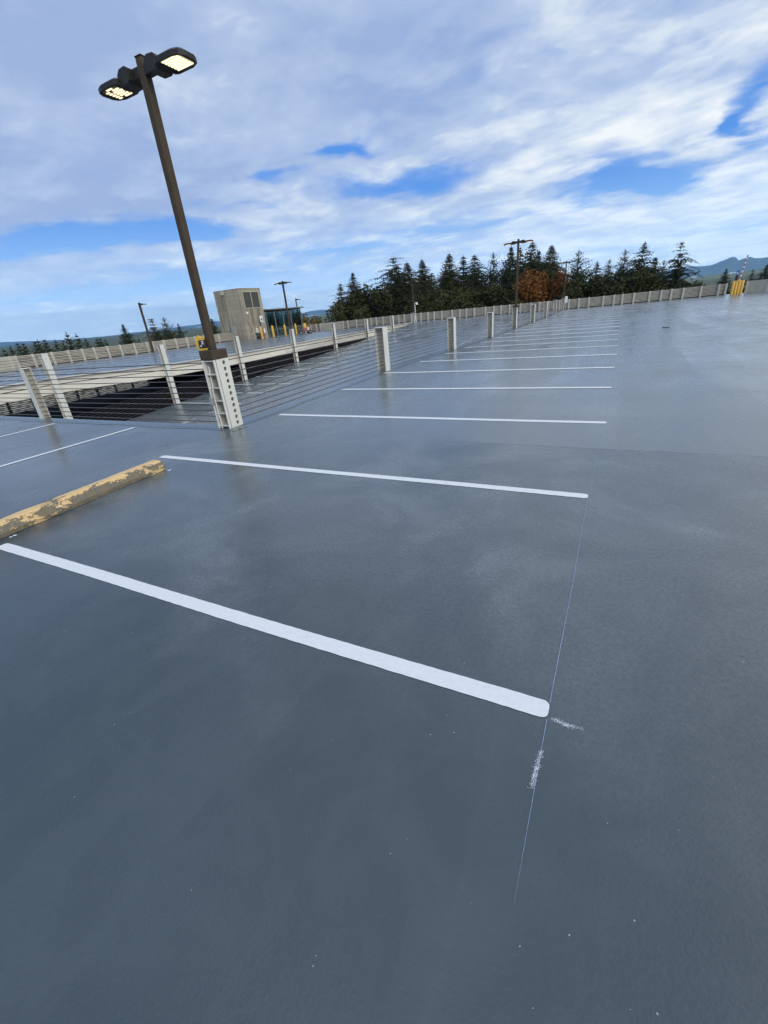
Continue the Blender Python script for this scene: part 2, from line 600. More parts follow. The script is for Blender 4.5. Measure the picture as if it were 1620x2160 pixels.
# ------------------------------------------------------------------ decks
def grid_sheet(name, xs, ys, zf, mat, skirt=None):
    mb = MB()
    vs = [(x, y, zf(x, y)) for y in ys for x in xs]
    nx = len(xs)
    fs = []
    for j in range(len(ys) - 1):
        for i in range(nx - 1):
            fs.append((j * nx + i, j * nx + i + 1, (j + 1) * nx + i + 1, (j + 1) * nx + i))
    mb.add(vs, fs, True)
    return mb.build(name, mat)


def frange(a, b, n):
    return [a + (b - a) * i / n for i in range(n + 1)]


YB = 60.2          # where the ramp tops out and joins the deck
WY = 62.5          # far parapet line
def deck():
    mb = MB()
    # list of patches (xs, ys) that share their border lines
    pat = [
        (frange(-45, XF, 12) + frange(XF, XE, 10)[1:] + frange(XE, 40, 24)[1:], frange(-14, 5.95, 10)),
        ([XE - .32, XE] + frange(XE, -3, 4)[1:] + frange(-3, 11, 14)[1:] + frange(11, 40, 20)[1:], frange(5.95, YB, 110)),
        (frange(-45, XF, 24), frange(5.95, YB, 110)),
        (frange(-45, XF, 24) + frange(XF, XE, 10)[1:] + frange(XE, -3, 4)[1:] + frange(-3, 11, 14)[1:] + frange(11, 40, 20)[1:], frange(YB, WY + .6, 6)),
    ]
    for xs, ys in pat:
        vs = [(x, y, deck_z(x, y)) for y in ys for x in xs]
        nx = len(xs)
        fs = [(j * nx + i, j * nx + i + 1, (j + 1) * nx + i + 1, (j + 1) * nx + i) for j in range(len(ys) - 1) for i in range(nx - 1)]
        mb.add(vs, fs, True)
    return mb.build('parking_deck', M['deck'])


tag(deck(), kind='structure')
mb = MB()
ys = frange(4.5, YB - .01, 60)
xs = frange(XF, XE - .35, 4)
mb.add([(x, y, ramp_z(y) if y < 59.5 else ramp_z(59.5) + (deck_z(x, YB) - ramp_z(59.5)) * (y - 59.5) / (YB - 59.5)) for y in ys for x in xs],
       [(j * 5 + i, j * 5 + i + 1, (j + 1) * 5 + i + 1, (j + 1) * 5 + i) for j in range(60) for i in range(4)], True)
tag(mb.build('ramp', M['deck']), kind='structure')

# lower storey: floor, back wall, underside of the deck
mb = MB()
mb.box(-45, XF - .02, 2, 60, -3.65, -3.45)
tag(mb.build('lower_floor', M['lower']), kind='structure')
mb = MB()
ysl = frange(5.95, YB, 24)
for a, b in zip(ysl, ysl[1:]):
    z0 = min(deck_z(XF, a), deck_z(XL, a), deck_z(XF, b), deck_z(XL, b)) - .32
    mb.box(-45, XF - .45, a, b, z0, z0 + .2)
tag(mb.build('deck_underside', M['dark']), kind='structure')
mb = MB()
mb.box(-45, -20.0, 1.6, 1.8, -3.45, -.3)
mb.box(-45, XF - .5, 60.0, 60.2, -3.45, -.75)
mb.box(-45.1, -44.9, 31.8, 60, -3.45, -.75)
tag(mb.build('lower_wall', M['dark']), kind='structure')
mb = MB()
mb.box(-45, XE + .02, -14, 5.6, -.65, -.3)
mb.box(XE + .1, 40, -14, 60, -.75, -.35 - .3)
tag(mb.build('slab', M['dark']), kind='structure')

# edge beams ---------------------------------------------------------------
def edge_beam(name, x0, x1, side, label):
    """concrete beam along the deck edge at x, split in an upper slab edge and a lower beam"""
    root = empty(name)
    tag(root, label, 'beam')
    up, lo, gr = MB(), MB(), MB()
    ys = frange(6.0, YB, 44)
    def strip(mb, xa, xb, d0, d1):
        n = len(ys)
        vs = []
        for y in ys:
            z = deck_z(side, y)
            vs += [(xa, y, z + d0), (xb, y, z + d0), (xb, y, z + d1), (xa, y, z + d1)]
        fs = []
        for j in range(n - 1):
            for k in range(4):
                fs.append((j * 4 + k, j * 4 + (k + 1) % 4, (j + 1) * 4 + (k + 1) % 4, (j + 1) * 4 + k))
        fs += [(0, 1, 2, 3), tuple((n - 1) * 4 + k for k in (3, 2, 1, 0))]
        mb.add(vs, fs)
    strip(up, x0, x1, -.26, .035)
    strip(lo, x0 + .04, x1 + .03, -.70, -.30)
    strip(gr, x0 + .01, x1 - .05, -.30, -.26)
    up.build('slab_edge', M['beam'], root)
    lo.build('lower_beam', M['beam'], root)
    gr.build('shadow_groove', M['dark'], root)
    return root


edge_beam('edge_beam', XF - .42, XF - .17, XF, 'pale beige concrete beam along the far edge of the sunken ramp')
mb = MB()
root = empty('edge_beam')
tag(root, 'concrete edge beam under the cable railing of the near deck, facing the ramp', 'beam')
ys = frange(6.2, YB - .02, 30)
n = len(ys)
vs = []
for y in ys:
    z = deck_z(XE - .3, y)
    vs += [(XE - .31, y, z - .7), (XE - .05, y, z - .7), (XE - .05, y, z - .012), (XE - .31, y, z - .012)]
mb.add(vs, [(j * 4 + k, j * 4 + (k + 1) % 4, (j + 1) * 4 + (k + 1) % 4, (j + 1) * 4 + k) for j in range(n - 1) for k in range(4)] + [(0, 1, 2, 3), tuple((n - 1) * 4 + k for k in (3, 2, 1, 0))])
mb.build('long_beam', M['beam'], root)
MB().box(-25.0, XE - .33, 5.64, 5.945, -.7, -.012).build('cross_beam', M['beam'], root)

# raised light curb strip along the near deck edge
def edge_strip():
    """band of lighter, glossier coat along the deck edge"""
    mb = MB()
    ys = GY_[:111]
    vs = []
    for y in ys:
        wob = .05 * mnoise.noise(Vector((y * .8, 3, 1))) + .02 * mnoise.noise(Vector((y * 4, 3, 1)))
        for x in (XE + .12 + wob * 2, XE - .319):
            vs.append((x, y, deck_z(x, y) + .004))
    n = len(ys)
    mb.add(vs, [(j * 2, (j + 1) * 2, (j + 1) * 2 + 1, j * 2 + 1) for j in range(n - 1)], True)
    xs = frange(-44, XE + .3, 130)
    vs = []
    for x in xs:
        wob = .05 * mnoise.noise(Vector((x * .8, 9, 1))) + .02 * mnoise.noise(Vector((x * 4, 3, 1)))
        vs += [(x, 5.62 + wob * 2, .004), (x, 5.949, .004)]
    n = len(xs)
    mb.add(vs, [(j * 2, (j + 1) * 2, (j + 1) * 2 + 1, j * 2 + 1)[::-1] for j in range(n - 1)], True)
    return mb.build('edge_coat', M['edge'])


tag(edge_strip(), kind='structure')

# ------------------------------------------------------------------ painted stripes
def stripe(x0, x1, yc, w, zf, rnd=True, along='x', jit=.0014, name='parking_stripe', n=None, lift=.005):
    mb = MB()
    L = x1 - x0
    n = n or max(24, int(L / .035))
    top, bot = [], []
    rr = min(w * .32, .04)
    xs_ = [x0 + L * i / n for i in range(n + 1)]
    rr = min(w * .32, .04)
    if rnd:
        ext = [rr * q for q in (0, .06, .18, .36, .6, 1.0)]
        xs_ = [x0 + e for e in ext] + [x for x in xs_ if x0 + rr * 1.2 < x < x1 - rr * 1.2] + [x1 - e for e in reversed(ext)]
    n = len(xs_) - 1
    for x in xs_:
        e = min(x - x0, x1 - x)
        h = w / 2
        if rnd and e < rr:
            h = w / 2 - rr + math.sqrt(max(0, rr * rr - (rr - e) ** 2))
        wob = .004 * math.sin(x * 1.7 + yc)
        top.append((x, yc + h + wob + random.uniform(-jit, jit)))
        bot.append((x, yc - h + wob + random.uniform(-jit, jit)))
    vs = []
    for p in top + bot:
        q = p if along == 'x' else (p[1], p[0])
        vs.append((q[0], q[1], zf(q[0], q[1]) + lift))
    m = n + 1
    fs = [(m + i, m + i + 1, i + 1, i) for i in range(n)]
    if along != 'x':
        fs = [f[::-1] for f in fs]
    mb.add(vs, fs, True)
    o = mb.build(name, M['paint'])
    tag(o, kind='structure')
    return o


NEAR = [(1.552, -5.19, -.085), (4.138, -6.14, -.08), (6.88, -6.02, -.01), (9.545, -6.15, -.008), (12.1, -6.22, 0), (14.66, -6.08, .01), (17.28, -6.1, .0)]
for k in range(7, 22):
    NEAR.append((17.28 + 2.62 * (k - 6), -6.08, -.02))
for i_, (yc, a, b) in enumerate(NEAR):
    stripe(a, b, yc, .105 + .016 * max(0, min(8, i_ - 1)), deck_z, lift=.003 if i_ < 3 else .006)
for x in (-8.76, -11.72, -14.6, -17.5, -20.4):
    stripe(.2, 5.52, x, .10, deck_z, along='y')
rz = lambda x, y: ramp_z(y)
for k in range(-3, 15):
    y = 16.9 + 2.5 * k
    if 9 < y < 55:
        stripe(-25.15, -19.75, y, .11, rz, n=24)
        stripe(-12.2, -6.9, y, .11, rz, n=24)
for k in range(0, 16):
    stripe(-31.4, -25.9, 10.6 + 2.62 * k, .11, deck_z, n=24)
    if k < 14:
        stripe(-44.4, -39.4, 9.6 + 2.62 * k, .11, deck_z, n=24)


def text_mesh(s, size, mat, name, loc, rot, extrude=0.0, parent=None, bend=None):
    cu = bpy.data.curves.new(name, 'FONT')
    cu.body = s
    cu.size = size
    cu.extrude = extrude
    cu.align_x = 'CENTER'
    cu.resolution_u = 3
    to = bpy.data.objects.new('tmp_text', cu)
    col.objects.link(to)
    dg = bpy.context.evaluated_depsgraph_get()
    me = bpy.data.meshes.new_from_object(to.evaluated_get(dg))
    bpy.data.objects.remove(to)
    Mx = Matrix.Translation(loc) @ rot
    for v in me.vertices:
        p = Mx @ v.co
        if bend:
            p.z = bend(p.x, p.y)
        v.co = p
    me.materials.clear()
    me.materials.append(mat)
    me.name = name
    o = bpy.data.objects.new(name, me)
    col.objects.link(o)
    if parent:
        o.parent = parent
    return o


for k in range(-1, 14):
    yc = 15.65 + 2.5 * k
    o = text_mesh('COMPACT', .32, M['paint'], 'painted_word', (-20.2, yc, 0), Matrix.Rotation(R_(90), 4, 'Z'), bend=lambda x, y: ramp_z(y) + .005)
    tag(o, kind='structure')
    o = text_mesh('COMPACT', .32, M['paint'], 'painted_word', (-12.0, yc, 0), Matrix.Rotation(R_(-90), 4, 'Z'), bend=lambda x, y: ramp_z(y) + .005)
    tag(o, kind='structure')

# blue chalk snap line and chalk rubs ------------------------------------------
def flake(mb, x, y, r, z, n=5):
    a0 = random.random() * 6.28
    pts = []
    for k in range(n):
        a = a0 + 6.283 * k / n
        q = r * random.uniform(.5, 1.2)
        pts.append((x + q * math.cos(a), y + q * math.sin(a), z))
    mb.add(pts, [tuple(range(n))])


mb = MB()
y = .76
while y < 30:
    dy = .02 if y < 6 else .12
    fade = min(1, (y - .72) / .75)
    gap = mnoise.noise(Vector((y * 2.3, 1, 4))) * .5 + .5
    on = True
    if 1.49 < y < 1.60 or any(abs(y - q[0]) < .06 for q in NEAR[1:]):
        on = False
    if on:
        x = -.088 + .012 * (y / 5.0) + .002 * math.sin(y * 3) + (.06 * max(0, min(1, (y - 4) / 6)) if y > 4 else 0)
        w = (.0011 + .0012 * gap) * (.12 + .88 * fade) * random.uniform(.7, 1.15) * (1 if y < 6 else 1.3)
        z = deck_z(x, y) + .0035
        mb.add([(x - w, y, z), (x + w, y, z), (x + w, y + dy, z), (x - w, y + dy, z)], [(0, 1, 2, 3)])
    y += dy
tag(mb.build('chalk_line', M['chalk']), kind='structure')
mb = MB()
for k in range(620):
    t = random.random()
    g_ = math.exp(-((t - .42) / .30) ** 2)
    if random.random() > .25 + .75 * g_:
        continue
    flake(mb, -.070 + .135 * t + random.gauss(0, .004), 1.508 + .004 * math.sin(9 * t) - .004 * t + random.gauss(0, .0062), random.uniform(.0006, .0017), .0036 + random.uniform(0, .0006))
for k in range(620):
    t = random.random()
    flake(mb, -.089 - .012 * t + random.gauss(.003, .0058), 1.335 - .175 * t + random.gauss(0, .006), random.uniform(.0006, .0016), .0038 + random.uniform(0, .0006))
for k in range(26):
    flake(mb, random.uniform(-1.2, 1.2), random.uniform(.5, 2.2), random.uniform(.0008, .0016), .0044)
# paint dabs by the wheel stop
for (x, y) in ((-5.30, 1.70), (-5.37, 3.66)):
    for k in range(6):
        flake(mb, x + random.gauss(0, .012), y + random.gauss(0, .014), .014, .005 + k * .0003, 7)
tag(mb.build('chalk_smudge', M['chalkw']), kind='structure')

# ------------------------------------------------------------------ steel railing posts
def post_parts(root, H, fl=.30, dp=.30, z0=0.0):
    """wide-flange steel post: flanges face +-x, web between, top plate"""
    t = .022
    MB().cbox(dp / 2 - t, dp / 2, -fl / 2, fl / 2, z0, H, .004).build('flange', M['steel'], root)
    MB().cbox(-dp / 2, -dp / 2 + t, -fl / 2, fl / 2, z0, H, .004).build('flange', M['steel'], root)
    MB().box(-dp / 2 + t, dp / 2 - t, -.008, .008, z0, H - .002).build('web', M['dirt_shade'], root)
    MB().cbox(-dp / 2 - .006, dp / 2 + .006, -fl / 2 - .006, fl / 2 + .006, H, H + .02, .004).build('top_plate', M['steel'], root)


rows_near = [5.93 + 6.68 * k for k in range(0, 9)]
words = ['first', 'second', 'third', 'fourth', 'fifth', 'sixth', 'seventh', 'eighth', 'ninth']
proto = empty('railing_post', (XE - .16, rows_near[1], deck_z(XE, rows_near[1])))
post_parts(proto, 1.25)
GP = 'steel railing posts along the near deck edge'
tag(proto, 'pale steel post in the cable railing, nearest one beyond the lamp corner post', 'post', GP)
for k in range(2, 9):
    y = rows_near[k]
    o = copy_tree(proto)
    o.location = (XE - .16 + (.02 * k if k > 4 else 0), y, deck_z(XE, y))
    lab = {2: 'pale steel railing post, second beyond the corner post along the near deck edge',
           3: 'pale steel railing post just this side of the lamp post standing before the trees',
           4: 'pale steel railing post carrying the twin lamp in front of the orange tree',
           5: 'pale railing post next beyond the one carrying the lamp by the orange tree',
           6: 'small pale railing post midway between the two far twin lamps of the near row',
           7: 'small pale railing post right before the farthest lamp of the near row',
           8: 'farthest railing post of the near row, carrying a lamp and grey box'}[k]
    tag(o, lab, 'post', GP)

# post on the cross edge at left
po = copy_tree(proto)
po.location = (-12.92, 5.93, 0)
po.rotation_euler = (0, 0, R_(-90))
po.scale = (.62, .55, .975)
tag(po, 'pale steel railing post at the left frame edge standing on the near deck', 'post', 'steel railing posts along the cross edge')
po = copy_tree(proto)
po.location = (-19.5, 5.93, 0)
po.rotation_euler = (0, 0, R_(-90))
tag(po, 'pale steel railing post of the cross edge beyond the left frame edge', 'post', 'steel railing posts along the cross edge')

# far row: tall columns rising from the ramp
GF = 'tall steel posts along the far edge of the ramp'
rows_far = [12.62, 19.3, 25.8, 32.5, 39.15, 46.0, 52.7, 59.4]
labf = ['tall pale steel post at far left, rising beside the shorter railing post',
        'tall pale steel post on the ramp edge left of the near lamp post',
        'tall pale steel post on the ramp edge right behind the near lamp post',
        'tall pale steel post on the ramp edge below the glass lobby',
        'tall pale steel post on the ramp edge right of the glass lobby',
        'pale steel post where the beige beam meets the ramp surface',
        'small pale steel post behind the nearest post of the near railing',
        'pale steel post carrying the far twin lamp before the dark cedars']
for k, y in enumerate(rows_far):
    zt = deck_z(XF, y) + 1.2
    zb = ramp_z(y) - .05
    o = empty('railing_post', (XF + .02, y, zb))
    post_parts(o, zt - zb, .30, .28)
    mb = MB()
    zz = deck_z(XF, y) - zb
    mb.box(-.3, -.14, -.12, .12, zz - .34, zz - .02)
    mb.build('bracket', M['steel'], o)
    tag(o, labf[k], 'post', GF)

# corner post -----------------------------------------------------------------
cp = empty('corner_post', (-6.42, 5.92, 0))
tag(cp, 'sturdy pale steel corner post with a column of round holes, below the near lamp', 'post')
H0 = 1.22
x0, x1, y0, y1 = -.15, .15, -.17, .17
MB().cbox(x0, x0 + .024, y0, y1, .0, H0, .004).build('flange', M['steel'], cp)
MB().cbox(x1 - .03, x1, y0, y1 - .30, .0, H0, .004).build('flange', M['steel'], cp)
MB().box(x0 + .024, x1 - .03, .05, .066, .05, H0 - .002).build('web', M['dirt_shade'], cp)
for k in range(6):
    z = .045 + k * (H0 - .06) / 5.0
    MB().box(x0 + .0245, x1 - .0305, y0 + .012, .0495, z - .007, z + .007).build('stiffener', M['steel'], cp)
# plate with 11 holes: quads around octagonal holes
def holed_plate():
    mb = MB()
    nh = 11
    pitch = (H0 - .03) / nh
    ya, yb = y0 + .052, y1
    yc = ya + (yb - ya) * .58
    r = .036
    N = 16
    xa, xb = x1 - .012, x1 + .006
    for k in range(nh):
        zc = .02 + pitch * (k + .5)
        z0_, z1_ = .02 + pitch * k - (.02 if k == 0 else 0), .02 + pitch * (k + 1) + (.01 if k == nh - 1 else 0)
        def sq(a):
            c, s = math.cos(a), math.sin(a)
            ty = ((yb - yc) if c > 0 else (yc - ya)) / max(1e-6, abs(c))
            tz = ((z1_ - zc) if s > 0 else (zc - z0_)) / max(1e-6, abs(s))
            q = min(ty, tz)
            return yc + c * q, zc + s * q
        corners = [math.atan2(z1_ - zc, yb - yc), math.atan2(z1_ - zc, ya - yc), math.atan2(z0_ - zc, ya - yc), math.atan2(z0_ - zc, yb - yc)]
        angs = sorted(set([2 * math.pi * i / N for i in range(N)] + [c % (2 * math.pi) for c in corners]))
        n = len(angs)
        outer = [sq(a) for a in angs]
        inner = [(yc + r * math.cos(a), zc + r * math.sin(a)) for a in angs]
        vs = [(xb, p[0], p[1]) for p in outer] + [(xb, p[0], p[1]) for p in inner] + [(xa, p[0], p[1]) for p in inner]
        fs = []
        for i in range(n):
            j = (i + 1) % n
            fs.append((i, j, n + j, n + i))
            fs.append((n + i, n + j, 2 * n + j, 2 * n + i))
        mb.add(vs, fs)
    # rim
    for (ya_, yb_) in ((ya, ya), (yb, yb)):
        mb.add([(xa, ya_, 0), (xb, ya_, 0), (xb, ya_, H0), (xa, ya_, H0)], [(0, 1, 2, 3)])
    mb.add([(xa, ya, H0), (xb, ya, H0), (xb, yb, H0), (xa, yb, H0)], [(0, 1, 2, 3)])
    return mb


holed_plate().build('holed_plate', M['steel'], cp)
MB().box(x1 - .10, x1 - .012, y0 + .06, y1 - .006, .01, H0 - .01).build('hollow', M['hole'], cp)
MB().box(x1 - .028, x1 - .014, y0 + .0405, y0 + .0515, .0, H0 - .02).build('groove', M['rusty'], cp)
# conduit and junction box on the open side
mb = MB()
mb.tube([(x0 + .09, y0 + .05, H0 - .10), (x0 + .075, y0 + .05, H0 - .3), (x0 + .075, y0 + .04, .74), (x0 + .075, y0 + .02, .70), (x0 + .075, y0 + .02, .25), (x0 + .085, y0 + .02, .20), (x0 + .085, y0 + .02, .0)], .013, 8)
for z in (.70, .22, .98):
    mb.tube([(x0 + .078, y0 + .022 + (.02 if z > .9 else 0), z - .025), (x0 + .078, y0 + .022 + (.02 if z > .9 else 0), z + .025)], .019, 8)
mb.build('conduit', M['steel'], cp)
MB().cbox(x0 - .035, x0 + .045, y0 - .03, y0 + .045, .44, .575, .008).build('junction_box', M['grey'], cp)

# ------------------------------------------------------------------ lamps
def lamp_head(root, sgn, lit=1.0, far=False):
    """one head on +-x side of the pole; local origin at pole top axis; z=0 is the arm centre"""
    Mx = Matrix.Rotation(0 if sgn > 0 else math.pi, 4, 'Z')
    def b():
        return MB()
    arm = b().cbox(.05, .20, -.055, .055, -.075, .055, .008, Mx)
    h = arm.build('head_arm', M['bronze_dark'], root)
    h.location = root['head_loc']
    # driver housing: bulged octagonal prism
    hs = b()
    prof = [(.19, -.075), (.23, -.10), (.38, -.105), (.42, -.07), (.42, .015), (.36, .07), (.24, .08), (.19, .05)]
    Mp = Mx @ Matrix.Rotation(R_(90), 4, 'X')
    hs.prism(prof, -.13, .13, Mp)
    hs.build('driver_housing', M['bronze_dark'], h)
    # optical head: plan with cut corners, thin, domed top
    oh = b()
    plan = [(.40, -.17), (.46, -.20), (.74, -.20), (.86, -.155), (.90, -.08), (.90, .08), (.86, .155), (.74, .20), (.46, .20), (.40, .17)]
    n = len(plan)
    zb, zt = -.085, -.03
    low = [(x, y, zb) for x, y in plan]
    mid = [(x, y, zt) for x, y in plan]
    top = [(.64 + (x - .64) * .72, y * .66, zt + .045) for x, y in plan]
    inn = [(.66 + (x - .66) * .86, y * .86, zb) for x, y in plan]
    rec = [(.66 + (x - .66) * .82, y * .82, zb + .018) for x, y in plan]
    vs = [Mx @ Vector(p) for p in low + mid + top + inn + rec]
    fs = []
    for i in range(n):
        j = (i + 1) % n
        fs += [(i, j, n + j, n + i), (n + i, n + j, 2 * n + j, 2 * n + i), (j, i, 3 * n + i, 3 * n + j), (3 * n + j, 3 * n + i, 4 * n + i, 4 * n + j)]
    fs += [tuple(2 * n + k for k in range(n)), tuple(4 * n + k for k in reversed(range(n)))]
    oh.add(vs, fs)
    o = oh.build('lamp_shade', M['bronze_dark'], h)
    # lit panel: tray and rows of LED strips
    tr = b().box(.50, .82, -.15, .15, zb + .0105, zb + .0165, Mx)
    tr.build('led_tray', M['ledglow'] if lit > .8 else M['ledtray'], h)
    if far:
        b().box(.51, .81, -.14, .14, zb + .004, zb + .009, Mx).build('led_panel', M['led'], h)
        return
    ls = b()
    nrow = 6
    for k in range(nrow):
        y = -.128 + .256 * k / (nrow - 1)
        segs = [(.51, .81)] if lit > .8 else ([(.60, .72)] if k == nrow - 1 else [(.51 + .012 * (k % 3), .70 if k % 4 else .655), (.735, .80)])
        for a, c in segs:
            ls.box(a, c, y - .0125, y + .0125, zb + .003, zb + .010, Mx)
    ls.build('led_rows', M['led'], h)


def make_lamp(name, loc, zbase, ztop, heads, label, group, box=True, far=True, rz=0, s=1.0):
    """loc = (x,y); zbase = where the pole foot sits"""
    root = empty(name, (loc[0], loc[1], zbase), rz)
    tag(root, label, 'lamp post', group)
    w = .062 * s
    P = MB()
    H = ztop - zbase
    P.cbox(-w, w, -w, w, .16 if box else 0, H, .012)
    P.build('pole', M['bronze'], root)
    MB().cbox(-w - .004, w + .004, -w - .004, w + .004, H, H + .015, .006).build('pole_cap', M['bronze'], root)
    if box:
        MB().cbox(-.165, .165, -.175, .175, 0, .16, .01).build('base_cover', M['bronze'], root)
    root['head_loc'] = (0, 0, H - .14)
    for sgn, lit in heads:
        lamp_head(root, sgn, lit, far)
    del root['head_loc']
    return root


GL = 'twin headed lamp posts'
L0 = make_lamp('lamp_post', (-6.43, 5.93), 1.225, 5.235, [(1, 1), (-1, .5)], 'tall brown twin headed lamp post, both heads lit, on the holed corner post', GL, far=False)
make_lamp('lamp_post', (XE - .10, rows_near[4]), deck_z(XE, rows_near[4]) + 1.275, 4.95, [(1, 1), (-1, 1)], 'brown twin headed lamp post standing in front of the orange tree', GL)
make_lamp('lamp_post', (XE + .05, rows_near[8]), deck_z(XE, rows_near[8]) + 1.275, 4.75, [(1, .5), (-1, .5)], 'brown twin headed lamp post with a pale box at its foot, farthest of its row', GL)
make_lamp('lamp_post', (XF + .1, rows_far[7]), deck_z(XF, rows_far[7]) + 1.225, 4.80, [(1, 1), (-1, 1)], 'thin twin headed lamp post against the dark cedars, with a white camera pole beside it', GL)
p = at_z(595.5, 593, 4.85)
make_lamp('lamp_post', (p.x, p.y), deck_z(p.x, p.y), 4.85, [(1, 1), (-1, 1)], 'brown twin headed lamp post standing in front of the glass lobby', GL, box=False, s=1.15)
GS = 'single headed lamp posts'
p = at_x(293, 639, -44.6)
make_lamp('lamp_post', (p.x, p.y), deck_z(p.x, p.y), p.z, [(1, .5)], 'single headed lamp post at the left parapet, left of the concrete tower', GS, box=False, s=1.4)
p = at_y(623.5, 630, 61.9)
make_lamp('lamp_post', (p.x, p.y), deck_z(p.x, p.y), p.z, [(1, .5)], 'single headed lamp post rising behind the glass lobby roof', GS, box=False, s=1.2)

# grey box beside the farthest near-row lamp, white camera pole by the far one
o = empty('electrical_cabinet', (XE + .35, rows_near[8] - .1, deck_z(XE, rows_near[8])))
tag(o, 'small pale electrical box on a stand beside the farthest lamp of the near row', 'electrical box')
MB().cbox(-.14, .14, -.08, .08, .75, 1.45, .02).build('box', M['white'], o)
MB().cbox(-.04, .04, -.04, .04, 0, .75, .005).build('stand', M['grey'], o)
o = empty('camera_pole', (XF + .42, rows_far[7] - .1, deck_z(XF, rows_far[7])))
tag(o, 'slim white pole with a domed camera beside the far twin lamp before the cedars', 'camera pole')
MB().tube([(0, 0, 0), (-.05, 0, 2.3)], .07, 8).build('pole', M['white'], o)
mb = MB()
for k in range(6):
    mb.tube([(-.05 * (.7 + k * .3) / 2.3, 0, .9 + k * .25), (-.05 * (.78 + k * .3) / 2.3, 0, .98 + k * .25)], .085, 8)
mb.build('band', M['black'], o)
MB().tube([(-.05, 0, 2.3), (.12, 0, 2.42), (.25, 0, 2.40), (.25, 0, 2.15)], [.05, .05, .09, .13], 8).build('camera', M['white'], o)

# yellow jug on the brown lamp base ---------------------------------------------
jug = empty('yellow_jug', (-6.545, 5.865, 1.387), R_(12))
tag(jug, 'yellow plastic jug with a dark blue label standing on the near lamp base', 'jug')
body = MB()
# outline in the x-z plane (a C shaped container), extruded in y
out = [(-.085, 0), (.075, 0), (.08, .035), (.035, .04), (.03, .165), (.055, .17), (.05, .205), (-.02, .205), (-.045, .235), (-.09, .225), (-.10, .185), (-.115, .15), (-.115, .05)]
body.prism(out, -.045, .045, Matrix.Translation((0, 0, 0)) @ Matrix.Rotation(R_(90), 4, 'X'))
body.build('body', M['plastic'], jug)
MB().cbox(-.058, .072, -.062, .056, .036, .168, .012).build('label_panel', M['navy'], jug)
mb = MB()
for (xx, zz, ww, hh) in ((-.02, .06, .02, .025), (.012, .10, .036, .016), (.015, .135, .034, .018), (-.005, .085, .02, .006), (.02, .118, .03, .008)):
    mb.box(xx, xx + ww, -.0645, -.0623, zz, zz + hh)
mb.build('lettering', M['white'], jug)
MB().tube([(-.07, 0, .218), (-.07, 0, .25)], .018, 10).build('cap', M['plastic'], jug)

# ------------------------------------------------------------------ cables
nth = ['topmost', 'second from the top', 'third from the top', 'fourth from the top', 'fifth from the top', 'sixth from the top',
       'seventh from the top', 'eighth from the top', 'third from the bottom', 'second from the bottom', 'lowest']


def cables(n, z_hi, z_lo, pts, rad, phrase, grp):
    for k in range(n):
        dz = z_hi + (z_lo - z_hi) * k / (n - 1)
        o = MB().tube([(x, y, z + dz) for x, y, z in pts], rad, 6).build('railing_cable', M['cable'])
        nm = nth[k] if k < n - 3 else nth[8 + k - (n - 3)]
        tag(o, 'thin steel cable %s of the run %s' % (nm, phrase), 'cable', grp)


cables(11, 1.165, .075, [(XE - .16, y, deck_z(XE, y)) for y in rows_near], .0095, 'on the near deck edge', 'cables of the near railing')
cables(11, 1.165, .075, [(-6.6, 5.93, 0), (-12.92, 5.93, 0), (-19.5, 5.93, 0)], .0095, 'left of the corner post', 'cables of the cross railing')
cables(9, 1.10, .15, [(XF + .06, y, deck_z(XF, y)) for y in [6.0] + rows_far], .009, 'above the beige beam', 'cables above the far beam')
cables(9, 1.05, .12, [(XF + .07, y, ramp_z(y)) for y in [8.0] + rows_far[:6]], .010, 'along the dark far ramp edge', 'cables along the ramp edge')

# ------------------------------------------------------------------ wheel stop
def wheel_stop():
    mb = MB()
    L0_, L1_ = 1.42, 3.70
    n = 60
    prof = [(-.115, 0), (-.118, .05), (-.088, .118), (-.055, .142), (.05, .142), (.085, .112), (.118, .045), (.112, 0)]
    m = len(prof)
    vs = []
    for i in range(n + 1):
        s = i / n
        y = L0_ + (L1_ - L0_) * s
        e = min(y - L0_, L1_ - y)
        sh = 1 - .16 * max(0, 1 - e / .05) ** 2
        for (x, z) in prof:
            j = .005 * mnoise.noise(Vector((x * 20, y * 6, z * 20))) + .006 * mnoise.noise(Vector((x * 9, y * 22, z * 30 + 5)))
            zz = z * sh + (j if z > 0 else max(0, .014 * mnoise.noise(Vector((y * 5, x, 3)))))
            vs.append((x * sh + j * 1.2, y - 2.6, zz))
    fs = []
    for i in range(n):
        for k in range(m - 1):
            fs.append((i * m + k, (i + 1) * m + k, (i + 1) * m + k + 1, i * m + k + 1))
    fs.append(tuple(range(m)))
    fs.append(tuple(n * m + k for k in reversed(range(m))))
    mb.add(vs, fs)
    o = mb.build('wheel_stop', M['wheelstop'])
    o.location = (-5.525, 2.6, .003)
    o.rotation_euler = (0, 0, R_(2.6))
    return o


tag(wheel_stop(), 'worn concrete wheel stop with flaking yellow paint lying at the left', 'wheel stop')

# ------------------------------------------------------------------ parapet walls
MID = [(0, 768), (114, 756), (259, 739), (394, 721), (472, 712), (640, 697), (734, 683), (842, 672), (1000, 658), (1075, 651.5), (1200, 641.6), (1367, 624.6), (1516, 610), (1617, 603)]


